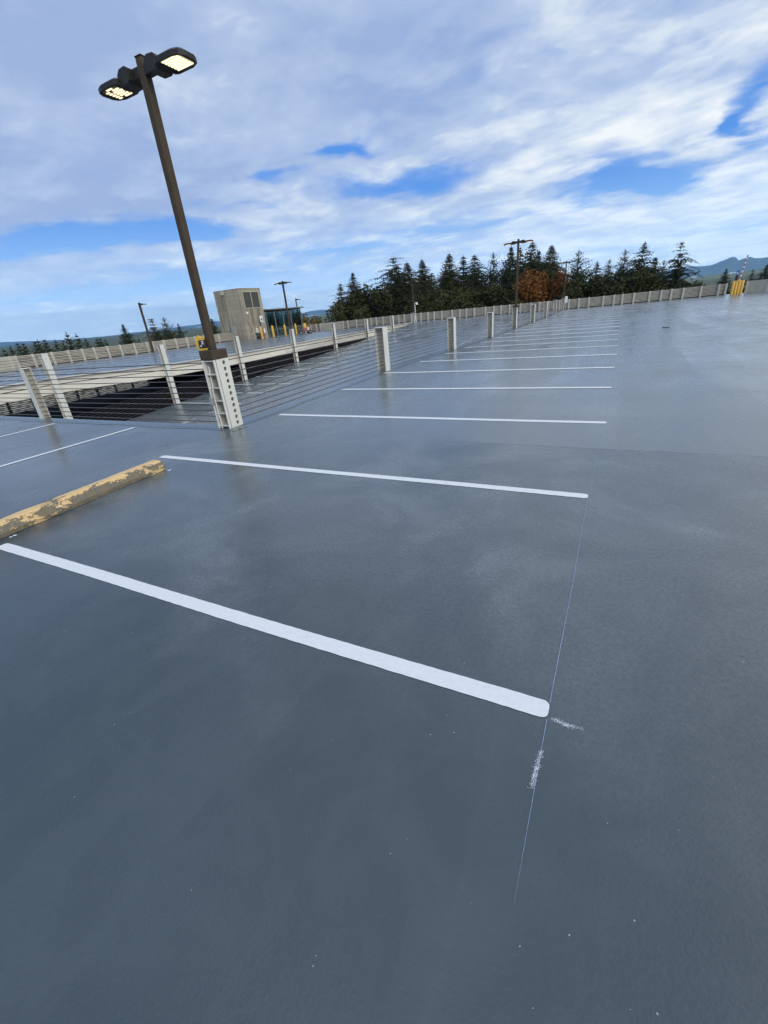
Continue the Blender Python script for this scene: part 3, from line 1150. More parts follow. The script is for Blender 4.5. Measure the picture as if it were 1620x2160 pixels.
def slat_bay(a, b, h, nslat=9, th=.06, z0=.10, gap=.35, solid=False):
    """horizontal slats between plan points a and b (relative), following their z"""
    mb = MB()
    a, b = Vector(a), Vector(b)
    d = (b - a)
    dn = Vector((d.x, d.y, 0)).normalized()
    nr = Vector((-dn.y, dn.x, 0)) * th / 2
    if solid:
        rows = [(0.0, h)]
    else:
        p = (h - z0) / nslat
        rows = [(z0 + k * p, z0 + (k + 1 - gap) * p) for k in range(nslat)]
    for z0_, z1_ in rows:
        vs = []
        for q in (a, b):
            for s in (-1, 1):
                for z in (z0_, z1_):
                    lean = (.025 if (z == z1_ and not solid) else 0)
                    vs.append(q + nr * s + Vector((0, 0, z)) + nr * lean * 8)
        mb.add(vs, [(0, 1, 3, 2), (4, 6, 7, 5), (0, 4, 5, 1), (2, 3, 7, 6), (1, 5, 7, 3), (0, 2, 6, 4)])
    return mb


def parapet(name, line, marks, h, label, solids=(), base=deck_z, slats=8, gap=.38, joints=True):
    """line: two plan points; marks: sorted params (metres along the line) of pilasters"""
    A, B = Vector((*line[0], 0)), Vector((*line[1], 0))
    d = (B - A).normalized()
    nrm = Vector((-d.y, d.x, 0))
    if nrm.dot(A) > 0:      # face towards the camera at the origin
        nrm = -nrm
    root = empty(name, (A.x, A.y, 0))
    tag(root, label, 'wall')
    def P(s, off=0):
        q = A + d * s + nrm * off
        return Vector((q.x - A.x, q.y - A.y, base(q.x, q.y)))
    for i, s in enumerate(marks):
        c = P(s)
        ang = math.atan2(d.y, d.x)
        Mx = Matrix.Translation(c) @ Matrix.Rotation(ang, 4, 'Z')
        mb = MB()
        # pilaster flares at foot
        yy = .14 if (Matrix.Rotation(ang, 4, 'Z') @ Vector((0, 1, 0))).dot(nrm) > 0 else -.14
        a, b_ = min(yy, -.06), max(yy, .06)
        mb.cbox(-.09, .09, min(0, yy) - (0.05 if yy > 0 else 0), max(0, yy) + (0.05 if yy < 0 else 0), -.05, h + .005, .012, Mx)
        mb.build('pilaster', M['wallpost'], root)
    for i in range(len(marks) - 1):
        s0, s1 = marks[i] + .09, marks[i + 1] - .09
        if s1 - s0 < .05:
            continue
        solid = i in solids
        slat_bay(P(s0), P(s1), h, slats, .05 if not solid else .11, gap=gap, solid=solid).build('slat_panel' if not solid else 'wall_panel', M['wall'], root)
        if not solid and joints:
            # backing keeps most bays closed behind the slats
            bk = slat_bay(P(s0, -.06), P(s1, -.06), h - .02, 1, .02, solid=True)
            for k_, v in enumerate(bk.v):
                pass
            bk.build('backing_panel', M['backing'], root)
    return root


def marks_from_px(pxs, line):
    A, B = Vector(line[0]), Vector(line[1])
    d = (B - A).normalized()
    out = []
    for px in pxs:
        r = ray(px, lerp_tab(MID, px))
        # intersect 2D ray (0,0)+t r with A + s d
        det = r.x * (-d.y) + d.x * r.y
        s = (r.x * A.y - r.y * A.x) / det * -1 if False else None
        # solve t*r - s*d = A
        D = -r.x * d.y + d.x * r.y
        s = (r.x * A.y - r.y * A.x) / D
        out.append(s)
    return out


lineL = ((-45.0, 8.0), (-45.0, 46.1))
mk = marks_from_px([22, 36, 72, 112, 146, 175, 200, 228, 255, 284, 311, 322, 346, 371, 394, 412, 430, 446, 461], lineL)
mk = [s for s in sorted(abs(q) for q in mk) if 0 < s < 38]
mk = [.1, mk[0] * .35, mk[0] * .7] + mk + [38.0]
parapet('parapet_wall', lineL, mk, 1.05, 'long beige concrete parapet with slatted panels along the left side of the roof', solids=(0, 1, 2, 3))
lineF = ((-44.5, WY), (10.4, WY))
pxs = [620, 632, 645, 656.7, 668, 677, 724, 734, 752, 770, 783, 794, 808, 824, 841, 853, 868, 888, 903, 916, 932, 954, 970, 984, 1000.7, 1024, 1041.6, 1057, 1075, 1098, 1120, 1138, 1157, 1180, 1200, 1221, 1242, 1272.4, 1295, 1313, 1336.8, 1370, 1394.7, 1415.9, 1440.9, 1478.4, 1516, 1531]
mk = sorted(marks_from_px(pxs, lineF))
sol = [i for i in range(len(mk) - 1) if abs(mk[i] - marks_from_px([677], lineF)[0]) < .05]
parapet('parapet_wall', lineF, mk, 1.08, 'long grey slatted concrete parapet along the far side below the tree row', solids=sol)
lineR = ((10.75, 60.9), (19.0, 57.2))
parapet('parapet_wall', lineR, [.3, 2.0, 3.2, 4.8, 6.4, 8.0, 9.3], 1.14, 'slatted parapet section right of the ribbed yellow guard', solids=(0,))
lineQ = ((19.0, 57.2), (40.0, 57.2))
parapet('parapet_wall', lineQ, [.2 + 2.3 * k for k in range(9)], 1.14, 'slatted parapet beyond the right frame edge')
lineE = ((-45.0, 8.5), (-45.0, 31.6))
parapet('lower_parapet', lineE, [.3 + 1.9 * k for k in range(13)], 1.15, 'slatted parapet of the dark storey below, glimpsed under the beige beam', base=lambda x, y: -3.50, slats=7, gap=.5, joints=False)

# ------------------------------------------------------------------ stair and lift tower with the glass lobby
TX, TY = -42.97, 46.05
tw = empty('concrete_tower', (TX, TY, -.35))
tag(tw, 'square grey board marked concrete tower with a louvred vent', 'tower')
TH = 5.97
tb = MB()
tb.cbox(-4.35, 0, 0, 3.95, -.3, TH, .02)
tb.build('wall', M['tower'], tw)
MB().cbox(-4.38, .03, -.03, 3.98, TH, TH + .05, .01).build('coping', M['tower'], tw)
# vent on +x face
v = MB()
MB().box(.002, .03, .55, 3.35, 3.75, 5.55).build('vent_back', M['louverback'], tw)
fr = MB()
for (a, b, c, d) in ((.45, .55, 3.65, 5.65), (3.35, 3.45, 3.65, 5.65), (1.90, 2.0, 3.75, 5.55)):
    fr.box(.002, .09, a, b, c, d)
fr.box(.002, .09, .55, 3.35, 3.65, 3.75)
fr.box(.002, .09, .55, 3.35, 5.55, 5.65)
vf = fr.build('vent_frame', M['frame'], tw)
lv = MB()
for k in range(14):
    z = 3.78 + k * .126
    for a, b in ((.56, 1.89), (2.01, 3.34)):
        lv.add([(.032, a, z + .09), (.032, b, z + .09), (.085, b, z), (.085, a, z), (.028, a, z + .075), (.028, b, z + .075), (.078, b, z - .012), (.078, a, z - .012)],
               [(0, 1, 2, 3), (7, 6, 5, 4), (3, 2, 6, 7), (0, 4, 5, 1)])
lv.build('louver', M['louver'], vf)
# conduits, boxes, light, the letter and its square frame
mb = MB()
mb.tube([(-2.7, -.05, 5.5), (-2.7, -.05, .3)], .05, 6)
mb.tube([(.05, .25, 4.2), (.05, .25, 2.4), (.05, .9, 1.3), (.05, .9, .9)], .02, 6)
mb.build('conduit', M['mullion'], tw)
MB().cbox(-3.05, -2.5, -.22, -.001, 5.45, 5.9, .03).build('junction_box', M['frame'], tw)
MB().cbox(-2.45, -1.75, -.26, -.001, .75, 1.75, .03).build('electrical_box', M['grey'], tw)
MB().tube([(.0, .62, 3.15), (.12, .62, 3.15)], .16, 12).build('bell', M['white'], tw)
MB().cbox(.001, .2, 3.0, 3.55, 1.7, 2.0, .03).build('wall_light', M['frame'], tw)
text_mesh('B', .95, M['white'], 'letter', (.02, 1.95, .62), Matrix.Rotation(R_(90), 4, 'Z') @ Matrix.Rotation(R_(90), 4, 'X'), .012, tw)
mb = MB()
mb.box(.001, .012, 1.0, 1.04, .3, 1.8)
mb.box(.001, .012, 1.04, 2.6, .3, .34)
mb.build('painted_frame', M['louver'], tw)

lb = empty('glass_lobby', (TX, TY + 3.97, -.55))
tag(lb, 'low glass walled lobby with a flat roof beside the concrete tower', 'lobby')
LL = 8.1
mb = MB()
mb.cbox(-4.6, .45, .05, LL + .35, 3.50, 3.66, .02)
mb.build('roof', M['mullion'], lb)
mb = MB()
mb.box(-4.3, .0, .1, LL, 3.34, 3.495)
mb.build('ceiling', M['dark'], lb)
cols = [.25, 2.0, 3.8, 5.6, LL - .05]
for y in cols:
    MB().cbox(-.06, .06, y - .055, y + .055, .0, 3.33, .008).build('mullion', M['mullion'], lb)
for x in (-1.4, -2.8, -4.25):
    MB().cbox(x - .04, x + .04, LL - .09, LL - .01, .0, 3.33, .008).build('mullion', M['mullion'], lb)
for a, b in zip(cols, cols[1:]):
    MB().box(-.012, .0, a + .056, b - .056, .12, 3.30).build('glass_pane', M['glass'], lb)
MB().box(-4.3, -.07, LL - .055, LL - .043, .12, 3.30).build('glass_pane', M['glass'], lb)
MB().box(-4.32, -4.30, .1, LL - .1, .12, 3.3).build('glass_pane', M['glass'], lb)
mb = MB()
for a, b in zip(cols, cols[1:]):
    mb.box(-.03, .015, a + .056, b - .056, 1.02, 1.08)
    mb.box(-.03, .015, a + .056, b - .056, .02, .118)
mb.build('rail', M['mullion'], lb)
MB().box(-3.6, -1.6, .05, 1.7, 0, 3.33).build('inner_wall', M['tower'], lb)

# bollards before the lobby
bo = empty('bollard')
bp = MB()
bp.tube([(0, 0, 0), (0, 0, .98), (0, 0, 1.05), (0, 0, 1.09)], [.13, .13, .105, .03], 12)
bp.build('pipe', M['yellow'], bo)
MB().tube([(0, 0, 0), (0, 0, .03)], .2, 12).build('base', M['dark'], bo)
GB = 'yellow bollards before the lobby'
BL = ['yellow bollard at the foot of the concrete tower beside the letter', 'yellow bollard at the left end of the glass lobby',
      'yellow bollard behind the lobby lamp post', 'yellow bollard at the right end of the glass lobby']
for k, (px, py) in enumerate([(554.5, 716.5), (578, 711.8), (603.5, 708.3), (626, 705.5)]):
    o = bo if k == 0 else copy_tree(bo)
    zz = -.35
    for it in range(4):
        p = at_z(px, py, zz)
        zz = deck_z(p.x, p.y)
    o.location = (p.x, p.y, zz)
    o.scale = (1, 1, 1.32)
    tag(o, BL[k], 'bollard', GB)

# pay kiosk by the letter
p = at_z(548, 713, -.36)
k_ = empty('sign_stand', (TX + .35, TY + 2.75, -.4))
tag(k_, 'narrow white notice stand with a blue symbol against the tower', 'sign')
MB().cbox(-.05, .05, -.28, .28, 2.0, 2.75, .02).build('board', M['white'], k_)
MB().tube([(.05, 0, 2.32), (.062, 0, 2.32)], .16, 12).build('symbol', M['blue'], k_)
MB().cbox(-.04, .04, -.2, .2, 1.25, 2.0, .02).build('panel', M['grey'], k_)
MB().cbox(-.04, .04, -.07, .07, 0, 1.25, .01).build('stand', M['red'], k_)
MB().cbox(-.04, .045, .0, .30, .65, 1.20, .01).build('leaflet', M['white'], k_)
# black drum with white lid
p = at_z(541, 716, -.36)
dz = deck_z(p.x, p.y)
dr = empty('drum', (p.x, p.y, dz), R_(-40))
tag(dr, 'black drum with a white lid lying at the foot of the tower', 'drum')
MB().tube([(0, .02, .34), (0, .12, .36), (0, .7, .36), (0, .8, .33)], [.34, .36, .36, .3], 16).build('body', M['black'], dr)
MB().tube([(0, -.03, .33), (0, .015, .33)], .27, 16).build('lid', M['white'], dr)

# line striping cart beside the lobby
p = at_z(646, 704.5, -.42)
dz = deck_z(p.x, p.y)
ct = empty('painting_cart', (p.x, p.y, dz), R_(62))
tag(ct, 'small wheeled painting cart with a white bucket right of the glass lobby', 'cart')
for (x, y) in ((-.75, 0), (.55, -.3), (.55, .3)):
    w_ = MB()
    w_.tube([(x, y - .05, .24), (x, y + .05, .24)], .24, 16)
    wo = w_.build('wheel', M['black'], ct)
    MB().tube([(x, y - .056, .24), (x, y + .056, .24)], .11, 12).build('rim', M['grey'], wo)
f_ = MB()
f_.tube([(-.75, 0, .26), (-.3, -.2, .45), (.55, -.22, .42), (1.0, -.24, 1.05)], .03, 6)
f_.tube([(-.75, 0, .26), (-.3, .2, .45), (.55, .22, .42), (1.0, .24, 1.05)], .03, 6)
f_.tube([(1.0, -.3, 1.05), (1.0, .3, 1.05)], .03, 6)
f_.build('frame', M['red'], ct)
MB().cbox(-.4, .1, -.2, .2, .45, .80, .05).build('engine', M['red'], ct)
MB().tube([(.38, 0, .42), (.38, 0, .82)], [.17, .2], 14).build('bucket', M['white'], ct)
MB().cbox(-.25, .15, -.12, .12, .80, 1.35, .04).build('tank', M['yellow'], ct)

# ribbed yellow guard and striped gate arm at the right
p0 = at_z(1541, 622.3, -.16)
yg = empty('yellow_guard', (10.2, 60.6, deck_z(10.2, 60.6)))
tag(yg, 'ribbed yellow guard of upright posts standing before the far parapet', 'guard')
for k in range(4):
    x = -.36 + k * .245
    MB().tube([(x, 0, 0), (x, 0, 1.22), (x, 0, 1.27)], [.125, .125, .10], 10).build('upright', M['yellow'], yg)
MB().box(-.44, .44, .09, .14, .1, 1.2).build('back_plate', M['yellow'], yg)
ga = empty('gate_arm', (10.35, 61.2, deck_z(10.35, 61.2)), 0)
tag(ga, 'raised red and white striped barrier arm behind the ribbed yellow guard', 'barrier')
MB().cbox(-.14, .14, -.12, .12, 0, 1.25, .02).build('housing', M['grey'], ga)
axis0, axis1 = Vector((.0, 0, 1.2)), Vector((.22, 0, 3.5))
for s, mt in ((0, 'white'), (1, 'red')):
    mb = MB()
    N = 12
    for k in range(N):
        if k % 2 == s:
            a = axis0.lerp(axis1, k / N)
            b = axis0.lerp(axis1, (k + 1) / N)
            mb.tube([a, b], .055, 8, caps=True)
    mb.build('arm_stripe', M[mt], ga)
sg = empty('sign_stand', (10.12, 61.5, deck_z(10.12, 61.5)))
tag(sg, 'dark post with a small blue sign left of the striped barrier arm', 'sign')
MB().cbox(-.12, .12, -.06, .06, 0, 1.95, .02).build('post', M['bronze'], sg)
MB().cbox(-.13, .15, -.1, -.061, 1.75, 2.2, .015).build('board', M['blue'], sg)
MB().cbox(-.06, .05, -.115, -.101, 1.85, 2.0, .005).build('symbol', M['white'], sg)

# floor drains / debris on the far deck
for (px, py, lab) in ((1405, 691, 'dark round drain with pale flecks on the far deck at right'), (1012, 671, 'small dark drain on the deck beyond the near railing')):
    zz = -.2
    for it in range(5):
        p = at_z(px, py, zz)
        zz = deck_z(p.x, p.y)
    d_ = empty('floor_drain', (p.x, p.y, zz))
    tag(d_, lab, 'drain')
    g_ = MB()
    g_.tube([(0, 0, .002), (0, 0, .018)], .16, 14)
    g_.build('grate', M['black'], d_)
    f_ = MB()
    for k in range(14):
        a = random.random() * 6.28
        r = random.uniform(.18, .5)
        flake(f_, r * 1.3 * math.cos(a), r * math.sin(a), random.uniform(.015, .05), .006 + .0004 * k)
    f_.build('fleck', M['chalkw'], d_)

# ------------------------------------------------------------------ trees
def leafquad(mb, c, a, b):
    """diamond with long axis a and half width b"""
    mb.add([c - a * .5, c + b * .5, c + a * .5, c - b * .5], [(0, 1, 2, 3)])


def rv(s=1.0):
    return Vector((random.uniform(-1, 1), random.uniform(-1, 1), random.uniform(-1, 1))) * s


def conifer(H, Rb, seed, droop=.35, dens=1.0, irregular=.25, power=.8, clear=.12, leaf=.55, top_sparse=0.0, updeg=.15, thin=0.0):
    random.seed(seed)
    tr, cr = MB(), MB()
    lean = Vector((random.uniform(-.3, .3), random.uniform(-.3, .3), 0))
    def ax(t):
        return Vector((lean.x * t * t, lean.y * t * t, H * t))
    tr.tube([ax(t) for t in (0, .15, .35, .6, .8, .97)], [H * .017, H * .014, H * .011, H * .007, H * .004, .015], 7)
    nlev = int(H * 2.4)
    for i in range(nlev):
        t = clear + (1 - clear) * (i + random.uniform(-.3, .3)) / nlev
        t = min(.992, max(clear, t))
        rad = Rb * ((1 - t) ** power) * (1 if t > clear + .1 else .7 + .3 * (t - clear) / .1)
        if random.random() < thin:
            continue
        nb = max(3, int((5 + 4 * (1 - t)) * dens))
        if t > .8 and top_sparse:
            nb = max(2, int(nb * (1 - top_sparse)))
        a0 = random.random() * 6.28
        lvl = 1 + random.gauss(0, irregular * .6)
        for k in range(nb):
            a = a0 + 6.283 * k / nb + random.uniform(-.35, .35)
            L = max(.18, rad * lvl * (1 + random.gauss(0, irregular)))
            if random.random() < irregular * .25:
                L *= 1.45
            d = Vector((math.cos(a), math.sin(a), 0))
            o = ax(t)
            up = updeg + .35 * t
            pts = []
            ns = max(2, int(L / .5))
            for s in range(ns + 1):
                q = s / ns
                z = L * (up * q - droop * q * q)
                pts.append(o + d * L * q + Vector((0, 0, z)))
            if L > 1.2:
                tr.tube([pts[0], pts[len(pts) // 2], pts[-1]], [.04, .025, .008], 3, caps=False)
            for s in range(0 if L < 1 else 1, ns + 1):
                q = s / ns
                c = pts[s]
                side = Vector((-d.y, d.x, 0))
                wdt = leaf * (.30 + .70 * min(1, (1 - t) / .40)) * (1.15 - .65 * q) * random.uniform(.7, 1.3)
                for sg in (-1, 1):
                    aa = (d * .6 + side * sg * random.uniform(.5, 1.1) + Vector((0, 0, random.uniform(-.55, .05)))).normalized() * wdt * 1.5
                    bb = (d * random.uniform(-.3, .3) + Vector((0, 0, 1)) * random.uniform(.3, .9) + side * random.uniform(-.3, .3)) * wdt * .55
                    leafquad(cr, c + aa * .4 + rv(.06), aa, bb)
                if random.random() < .65:
                    aa = Vector((random.uniform(-.2, .2), random.uniform(-.2, .2), -1)) * wdt * 1.2
                    bb = side * wdt * .6 + d * random.uniform(-.3, .3)
                    leafquad(cr, c + aa * .35, aa, bb)
            # tip
            lt = leaf * (.30 + .70 * min(1, (1 - t) / .40))
            aa = (d + Vector((0, 0, .1))) * lt * .9
            leafquad(cr, pts[-1] + aa * .3, aa, side * lt * .35 + Vector((0, 0, .15 * lt)))
    # leader
    for k in range(5):
        leafquad(cr, ax(1) + Vector((0, 0, -.25 * k)), Vector((random.uniform(-.1, .1), random.uniform(-.1, .1), .8)), rv(.18))
    return tr, cr


def broadleaf(H, Rb, seed, leaf=.38, n=2600):
    random.seed(seed)
    tr, cr = MB(), MB()
    tr.tube([(0, 0, 0), (.05, .02, H * .2), (.1, -.05, H * .45), (0, .1, H * .8)], [H * .022, H * .018, H * .012, .03], 8)
    lobes = []
    for k in range(16):
        a = random.random() * 6.28
        r = Rb * math.sqrt(random.random()) * .75
        z = H * random.uniform(.35, .90)
        s = Rb * random.uniform(.28, .52) * (1.15 - .5 * abs(z / H - .55))
        lobes.append((Vector((r * math.cos(a) * (1.15 - .6 * max(0, z / H - .5) * 2), r * math.sin(a) * (1.15 - .6 * max(0, z / H - .5) * 2), z)), s))
        tr.tube([(0, 0, z * .55), lobes[-1][0]], [.10, .02], 5, caps=False)
    for k in range(n):
        c, s = random.choice(lobes)
        v = Vector((random.gauss(0, 1), random.gauss(0, 1), random.gauss(0, 1))).normalized()
        q = c + v * s * (random.random() ** .45) * Vector((1, 1, 1)).length / 1.73
        a = (rv() + Vector((0, 0, -.3))).normalized() * leaf * random.uniform(.6, 1.5)
        b = a.cross(rv()).normalized() * leaf * random.uniform(.5, .9)
        leafquad(cr, q, a, b)
    return tr, cr


PT = {}


def proto_tree(key, builder, mat):
    tr, cr = builder
    mt, mc = tr.mesh('trunk'), cr.mesh('crown')
    mt.materials.append(M['bark'])
    mc.materials.append(mat)
    PT[key] = (mt, mc)


# unit: real metres for a 26 m tree
# unit: metres for a 26 m tree, broad at the height the parapet hides
proto_tree('fir', conifer(26, 8.2, 11, droop=.30, dens=1.5, irregular=.18, power=.85, leaf=.95), M['fir'])
proto_tree('fir_b', conifer(26, 8.0, 23, droop=.40, dens=1.35, irregular=.28, power=.80, top_sparse=.2, leaf=.95), M['fir'])
proto_tree('cedar', conifer(26, 7.4, 31, droop=.65, dens=1.9, irregular=.13, power=.74, leaf=1.0, updeg=.25), M['cedar'])
proto_tree('cedar_b', conifer(26, 6.8, 37, droop=.7, dens=1.75, irregular=.2, power=.66, leaf=.95, updeg=.3), M['cedar'])
proto_tree('sparse', conifer(26, 8.6, 41, droop=.12, dens=1.5, irregular=.36, power=.85, leaf=.75, top_sparse=.35, updeg=.35, thin=.08), M['fir'])
proto_tree('ragged', conifer(26, 7.0, 53, droop=.45, dens=1.1, irregular=.5, power=.5, leaf=.95, thin=.35), M['fir'])
proto_tree('spire', conifer(26, 4.6, 61, droop=.55, dens=1.4, irregular=.3, power=.75, leaf=.75), M['fir'])
proto_tree('young', conifer(9, 3.0, 67, droop=.1, dens=1.6, irregular=.25, power=.95, leaf=.42, clear=.05, updeg=.45), M['fir'])
proto_tree('olive', broadleaf(17, 5.6, 71, n=5200, leaf=.55), M['olive'])
proto_tree('olive_b', broadleaf(17, 6.2, 73, n=5400, leaf=.55), M['olive'])
proto_tree('rust', broadleaf(17, 5.6, 79, n=5200, leaf=.5), M['rust'])
proto_tree('gold', broadleaf(14, 5.4, 83, n=4400, leaf=.45), M['gold'])
PH = {'young': 9, 'olive': 17, 'olive_b': 17, 'rust': 17, 'gold': 14}
GROUND = -7.5
random.seed(5)


def tree(key, px, py, dist, wid, label, name='conifer_tree', cat='tree', group=None, base=None):
    """px,py: top of the tree in the photo; dist: metres; wid: crown width as a factor"""
    top = at_dist(px, py, dist)
    zb = GROUND if base is None else base
    h = top.z - zb
    root = empty(name, (top.x, top.y, zb), random.random() * 6.28)
    s = h / PH.get(key, 26)
    wid *= 1.40 if h > 9 and key not in ('ragged', 'young') else 1.0
    root.scale = (s * wid, s * wid, s)
    mt, mc = PT[key]
    for me, nm in ((mt, 'trunk'), (mc, 'crown')):
        o = bpy.data.objects.new(nm, me)
        col.objects.link(o)
        o.parent = root
    tag(root, label, cat, group)
    return root


GT = 'conifers beyond the far parapet'
TT = [
    ('spire', 717, 598, 88, 1.25, 'narrow drooping conifer at the left end of the tree row'),
    ('fir', 743, 574, 98, .80, 'slender conifer behind the olive tree at the left end of the row'),
    ('ragged', 828, 542, 92, 1.15, 'ragged leaning fir with a forked top, tallest of the left part of the row'),
    ('cedar', 862, 553, 84, .95, 'dense cedar directly left of the far twin lamp'),
    ('cedar_b', 838, 556, 86, 1.0, 'dense cedar filling the space below the ragged fir'),
    ('cedar', 893, 547, 88, .85, 'pointed cedar just right of the far twin lamp'),
    ('cedar_b', 910, 575, 84, .95, 'lower cedar filling the gap right of the far twin lamp'),
    ('cedar', 944, 535, 90, .90, 'broad pointed cedar, tallest left of the pair with thin tops'),
    ('spire', 977, 540, 92, 1.35, 'thin topped conifer between the broad cedar and its twin topped neighbour'),
    ('cedar_b', 1003, 537, 90, .95, 'twin topped cedar near the middle of the row'),
    ('sparse', 1042, 532, 88, .80, 'open branched conifer left of the lamp before the orange tree'),
    ('fir', 1079, 519, 90, .85, 'tall conifer whose top touches the left head of the lamp'),
    ('fir_b', 1101, 521, 96, .80, 'tall conifer directly behind the lamp before the orange tree'),
    ('cedar_b', 1121, 510, 94, .85, 'tallest conifer, just right of the lamp and above the orange tree'),
    ('fir', 1137, 528, 98, .75, 'conifer between the two tallest tops above the orange tree'),
    ('cedar', 1162, 517, 92, .95, 'broad conifer at the right above the orange tree'),
    ('sparse', 1222, 528, 84, .95, 'sparse pale topped fir behind the farthest lamp of the near row'),
    ('fir_b', 1262, 552, 88, .95, 'short fir right of the sparse pale topped fir'),
    ('sparse', 1285, 546, 92, .75, 'narrow open fir in the dip right of the farthest near lamp'),
    ('sparse', 1321, 526, 86, .85, 'open fir just left of the highest top in the right part of the row'),
    ('fir_b', 1357, 512, 84, 1.0, 'broad fir with the highest top in the right part of the row'),
    ('fir', 1384, 541, 86, .85, 'rounded fir right of the highest top in the right part of the row'),
    ('sparse', 1403, 548, 90, .80, 'open fir between the rounded fir and the lone ragged one'),
    ('ragged', 1440, 509, 82, .62, 'ragged fir with gappy drooping boughs at the right end of the row'),
]
for key, px, py, dist, wid, lab in TT:
    tree(key, px, py, dist, wid, lab, group=GT)
GU = 'lower trees between the conifers'
for key, px, py, dist, wid, lab in [
    ('olive', 766, 594, 80, .95, 'olive green broadleaf tree near the left end of the row'),
    ('olive_b', 800, 607, 84, .85, 'olive broadleaf tree below the ragged leaning fir'),
    ('olive', 735, 622, 77, .8, 'low olive tree at the foot of the narrow drooping conifer'),
    ('olive', 960, 597, 76, .75, 'low dark green tree below the broad pointed cedar'),
    ('olive_b', 1010, 594, 78, .8, 'low tree with yellowing leaves left of the lamp by the orange tree'),
    ('olive', 1052, 586, 79, .8, 'low dark broadleaf tree just left of the lamp by the orange tree'),
    ('olive_b', 1078, 594, 76, .6, 'yellowish low tree touching the left side of the orange tree'),
    ('olive', 1188, 584, 80, .7, 'low dark tree at the right side of the orange trees'),
    ('olive_b', 900, 602, 78, .8, 'low dark tree right of the far twin lamp'),
    ('olive', 1242, 570, 80, .8, 'low dark tree below the short fir right of the farthest near lamp'),
    ('olive_b', 1293, 565, 80, .9, 'low dark tree below the narrow open fir'),
    ('olive', 1338, 560, 80, .9, 'low dark tree below the highest top in the right part of the row'),
    ('olive_b', 1390, 560, 80, .9, 'low dark tree left of the lone ragged fir'),
]:
    tree(key, px, py, dist, wid, lab, 'broadleaf_tree', group=GU)
tree('rust', 1122, 571, 77, .80, 'larger orange autumn tree behind the twin lamp', 'broadleaf_tree', group='orange autumn trees')
tree('rust', 1160, 576, 80, .62, 'narrower orange autumn tree at the right of the larger one', 'broadleaf_tree', group='orange autumn trees')
GG = 'golden autumn trees right of the lobby'
tree('gold', 648, 656, 82, .85, 'golden autumn tree touching the right side of the glass lobby', 'broadleaf_tree', group=GG)
tree('gold', 674, 664, 86, .75, 'lower yellow green tree right of the golden one', 'broadleaf_tree', group=GG)
tree('gold', 447, 699, 75, .6, 'yellowing bush at the left foot of the concrete tower', 'broadleaf_tree', group=GG)
GLT = 'conifers beyond the left parapet'
for key, px, py, dist, wid, lab in [
    ('fir', 445, 671, 84, .75, 'dark conifer between the near lamp pole and the concrete tower'),
    ('fir', 258, 683, 74, .72, 'lone dark conifer left of the single headed lamp'),
    ('ragged', 318, 671, 72, .8, 'thin ragged conifer just right of the single headed lamp'),
    ('sparse', 345, 669, 74, .85, 'broad ragged conifer left of the near lamp pole'),
    ('spire', 375, 682, 76, .8, 'thin spire conifer next to the near lamp pole'),
    ('young', 290, 714, 70, .6, 'tiny conifer top between the lone conifer and the single headed lamp'),
]:
    tree(key, px, py, dist, wid, lab, group=GLT)
GY = 'young conifers at the far left'
yl = [(6, 737), (17, 731), (39, 722), (52, 722), (67, 719), (80, 718), (96, 714), (117, 718), (128, 722), (142, 704), (159, 706), (180, 715), (199, 714), (207, 713), (222, 717)]
wl = ['leftmost', 'second', 'third', 'fourth', 'fifth', 'sixth', 'seventh', 'eighth', 'ninth', 'tenth', 'eleventh', 'twelfth', 'thirteenth', 'fourteenth', 'fifteenth']
for i, (px, py) in enumerate(yl):
    lab = 'young conifer %s from left beyond the left parapet' % wl[i] if i else 'leftmost young conifer beyond the left parapet at the frame edge'
    tree('young', px, py, 62 + (i * 7) % 9, 1.0 if i not in (9, 10) else 1.15, lab, group=GY, base=-5.0 + .3 * (i % 3))
GR = 'small conifers beyond the right parapet'
for key, px, py, dist, wid, lab in [
    ('fir', 1533, 566, 110, .70, 'small dark conifer left of the striped barrier arm'),
    ('sparse', 1589, 567, 112, .60, 'small open conifer right of the striped barrier arm'),
    ('fir', 1619, 557, 104, .9, 'dark conifer at the right frame edge'),
    ('young', 1519, 592, 100, .7, 'tiny conifer at the left of the small dark one by the barrier arm'),
]:
    tree(key, px, py, dist, wid, lab, group=GR)
tree('olive', 1475, 586, 96, .7, 'dark rounded bush at the foot of the lone ragged fir', 'broadleaf_tree', group=GU)
tree('olive_b', 1495, 597, 100, .6, 'low bush between the lone ragged fir and the yellow guard', 'broadleaf_tree', group=GU)

# ------------------------------------------------------------------ land
mb = MB()
mb.add([(-16000, -16000, GROUND), (16000, -16000, GROUND), (16000, 16000, GROUND), (-16000, 16000, GROUND)], [(0, 1, 2, 3)])
tag(mb.build('ground', M['terrain']), kind='structure')
mb = MB()
mb.add([(-170, -60, GROUND + .02), (-58, -60, GROUND + .02), (-58, 90, GROUND + .02), (-170, 90, GROUND + .02)], [(0, 1, 2, 3)])
tag(mb.build('added_pale_ground', M['beam']), kind='structure')  # pale ground added to show bright through the lower slat gaps
mb = MB()
mb.add([(-45.3, -30, -4.3), (-45.3, 60, -4.3), (-57.5, 60, -3.1), (-57.5, -30, -3.1), (-58.5, 60, GROUND), (-58.5, -30, GROUND)], [(0, 1, 2, 3), (3, 2, 4, 5)])
tag(mb.build('added_gravel_bank', M['gravel']), kind='structure')  # tan bank added so daylight seems to come through the lower slats
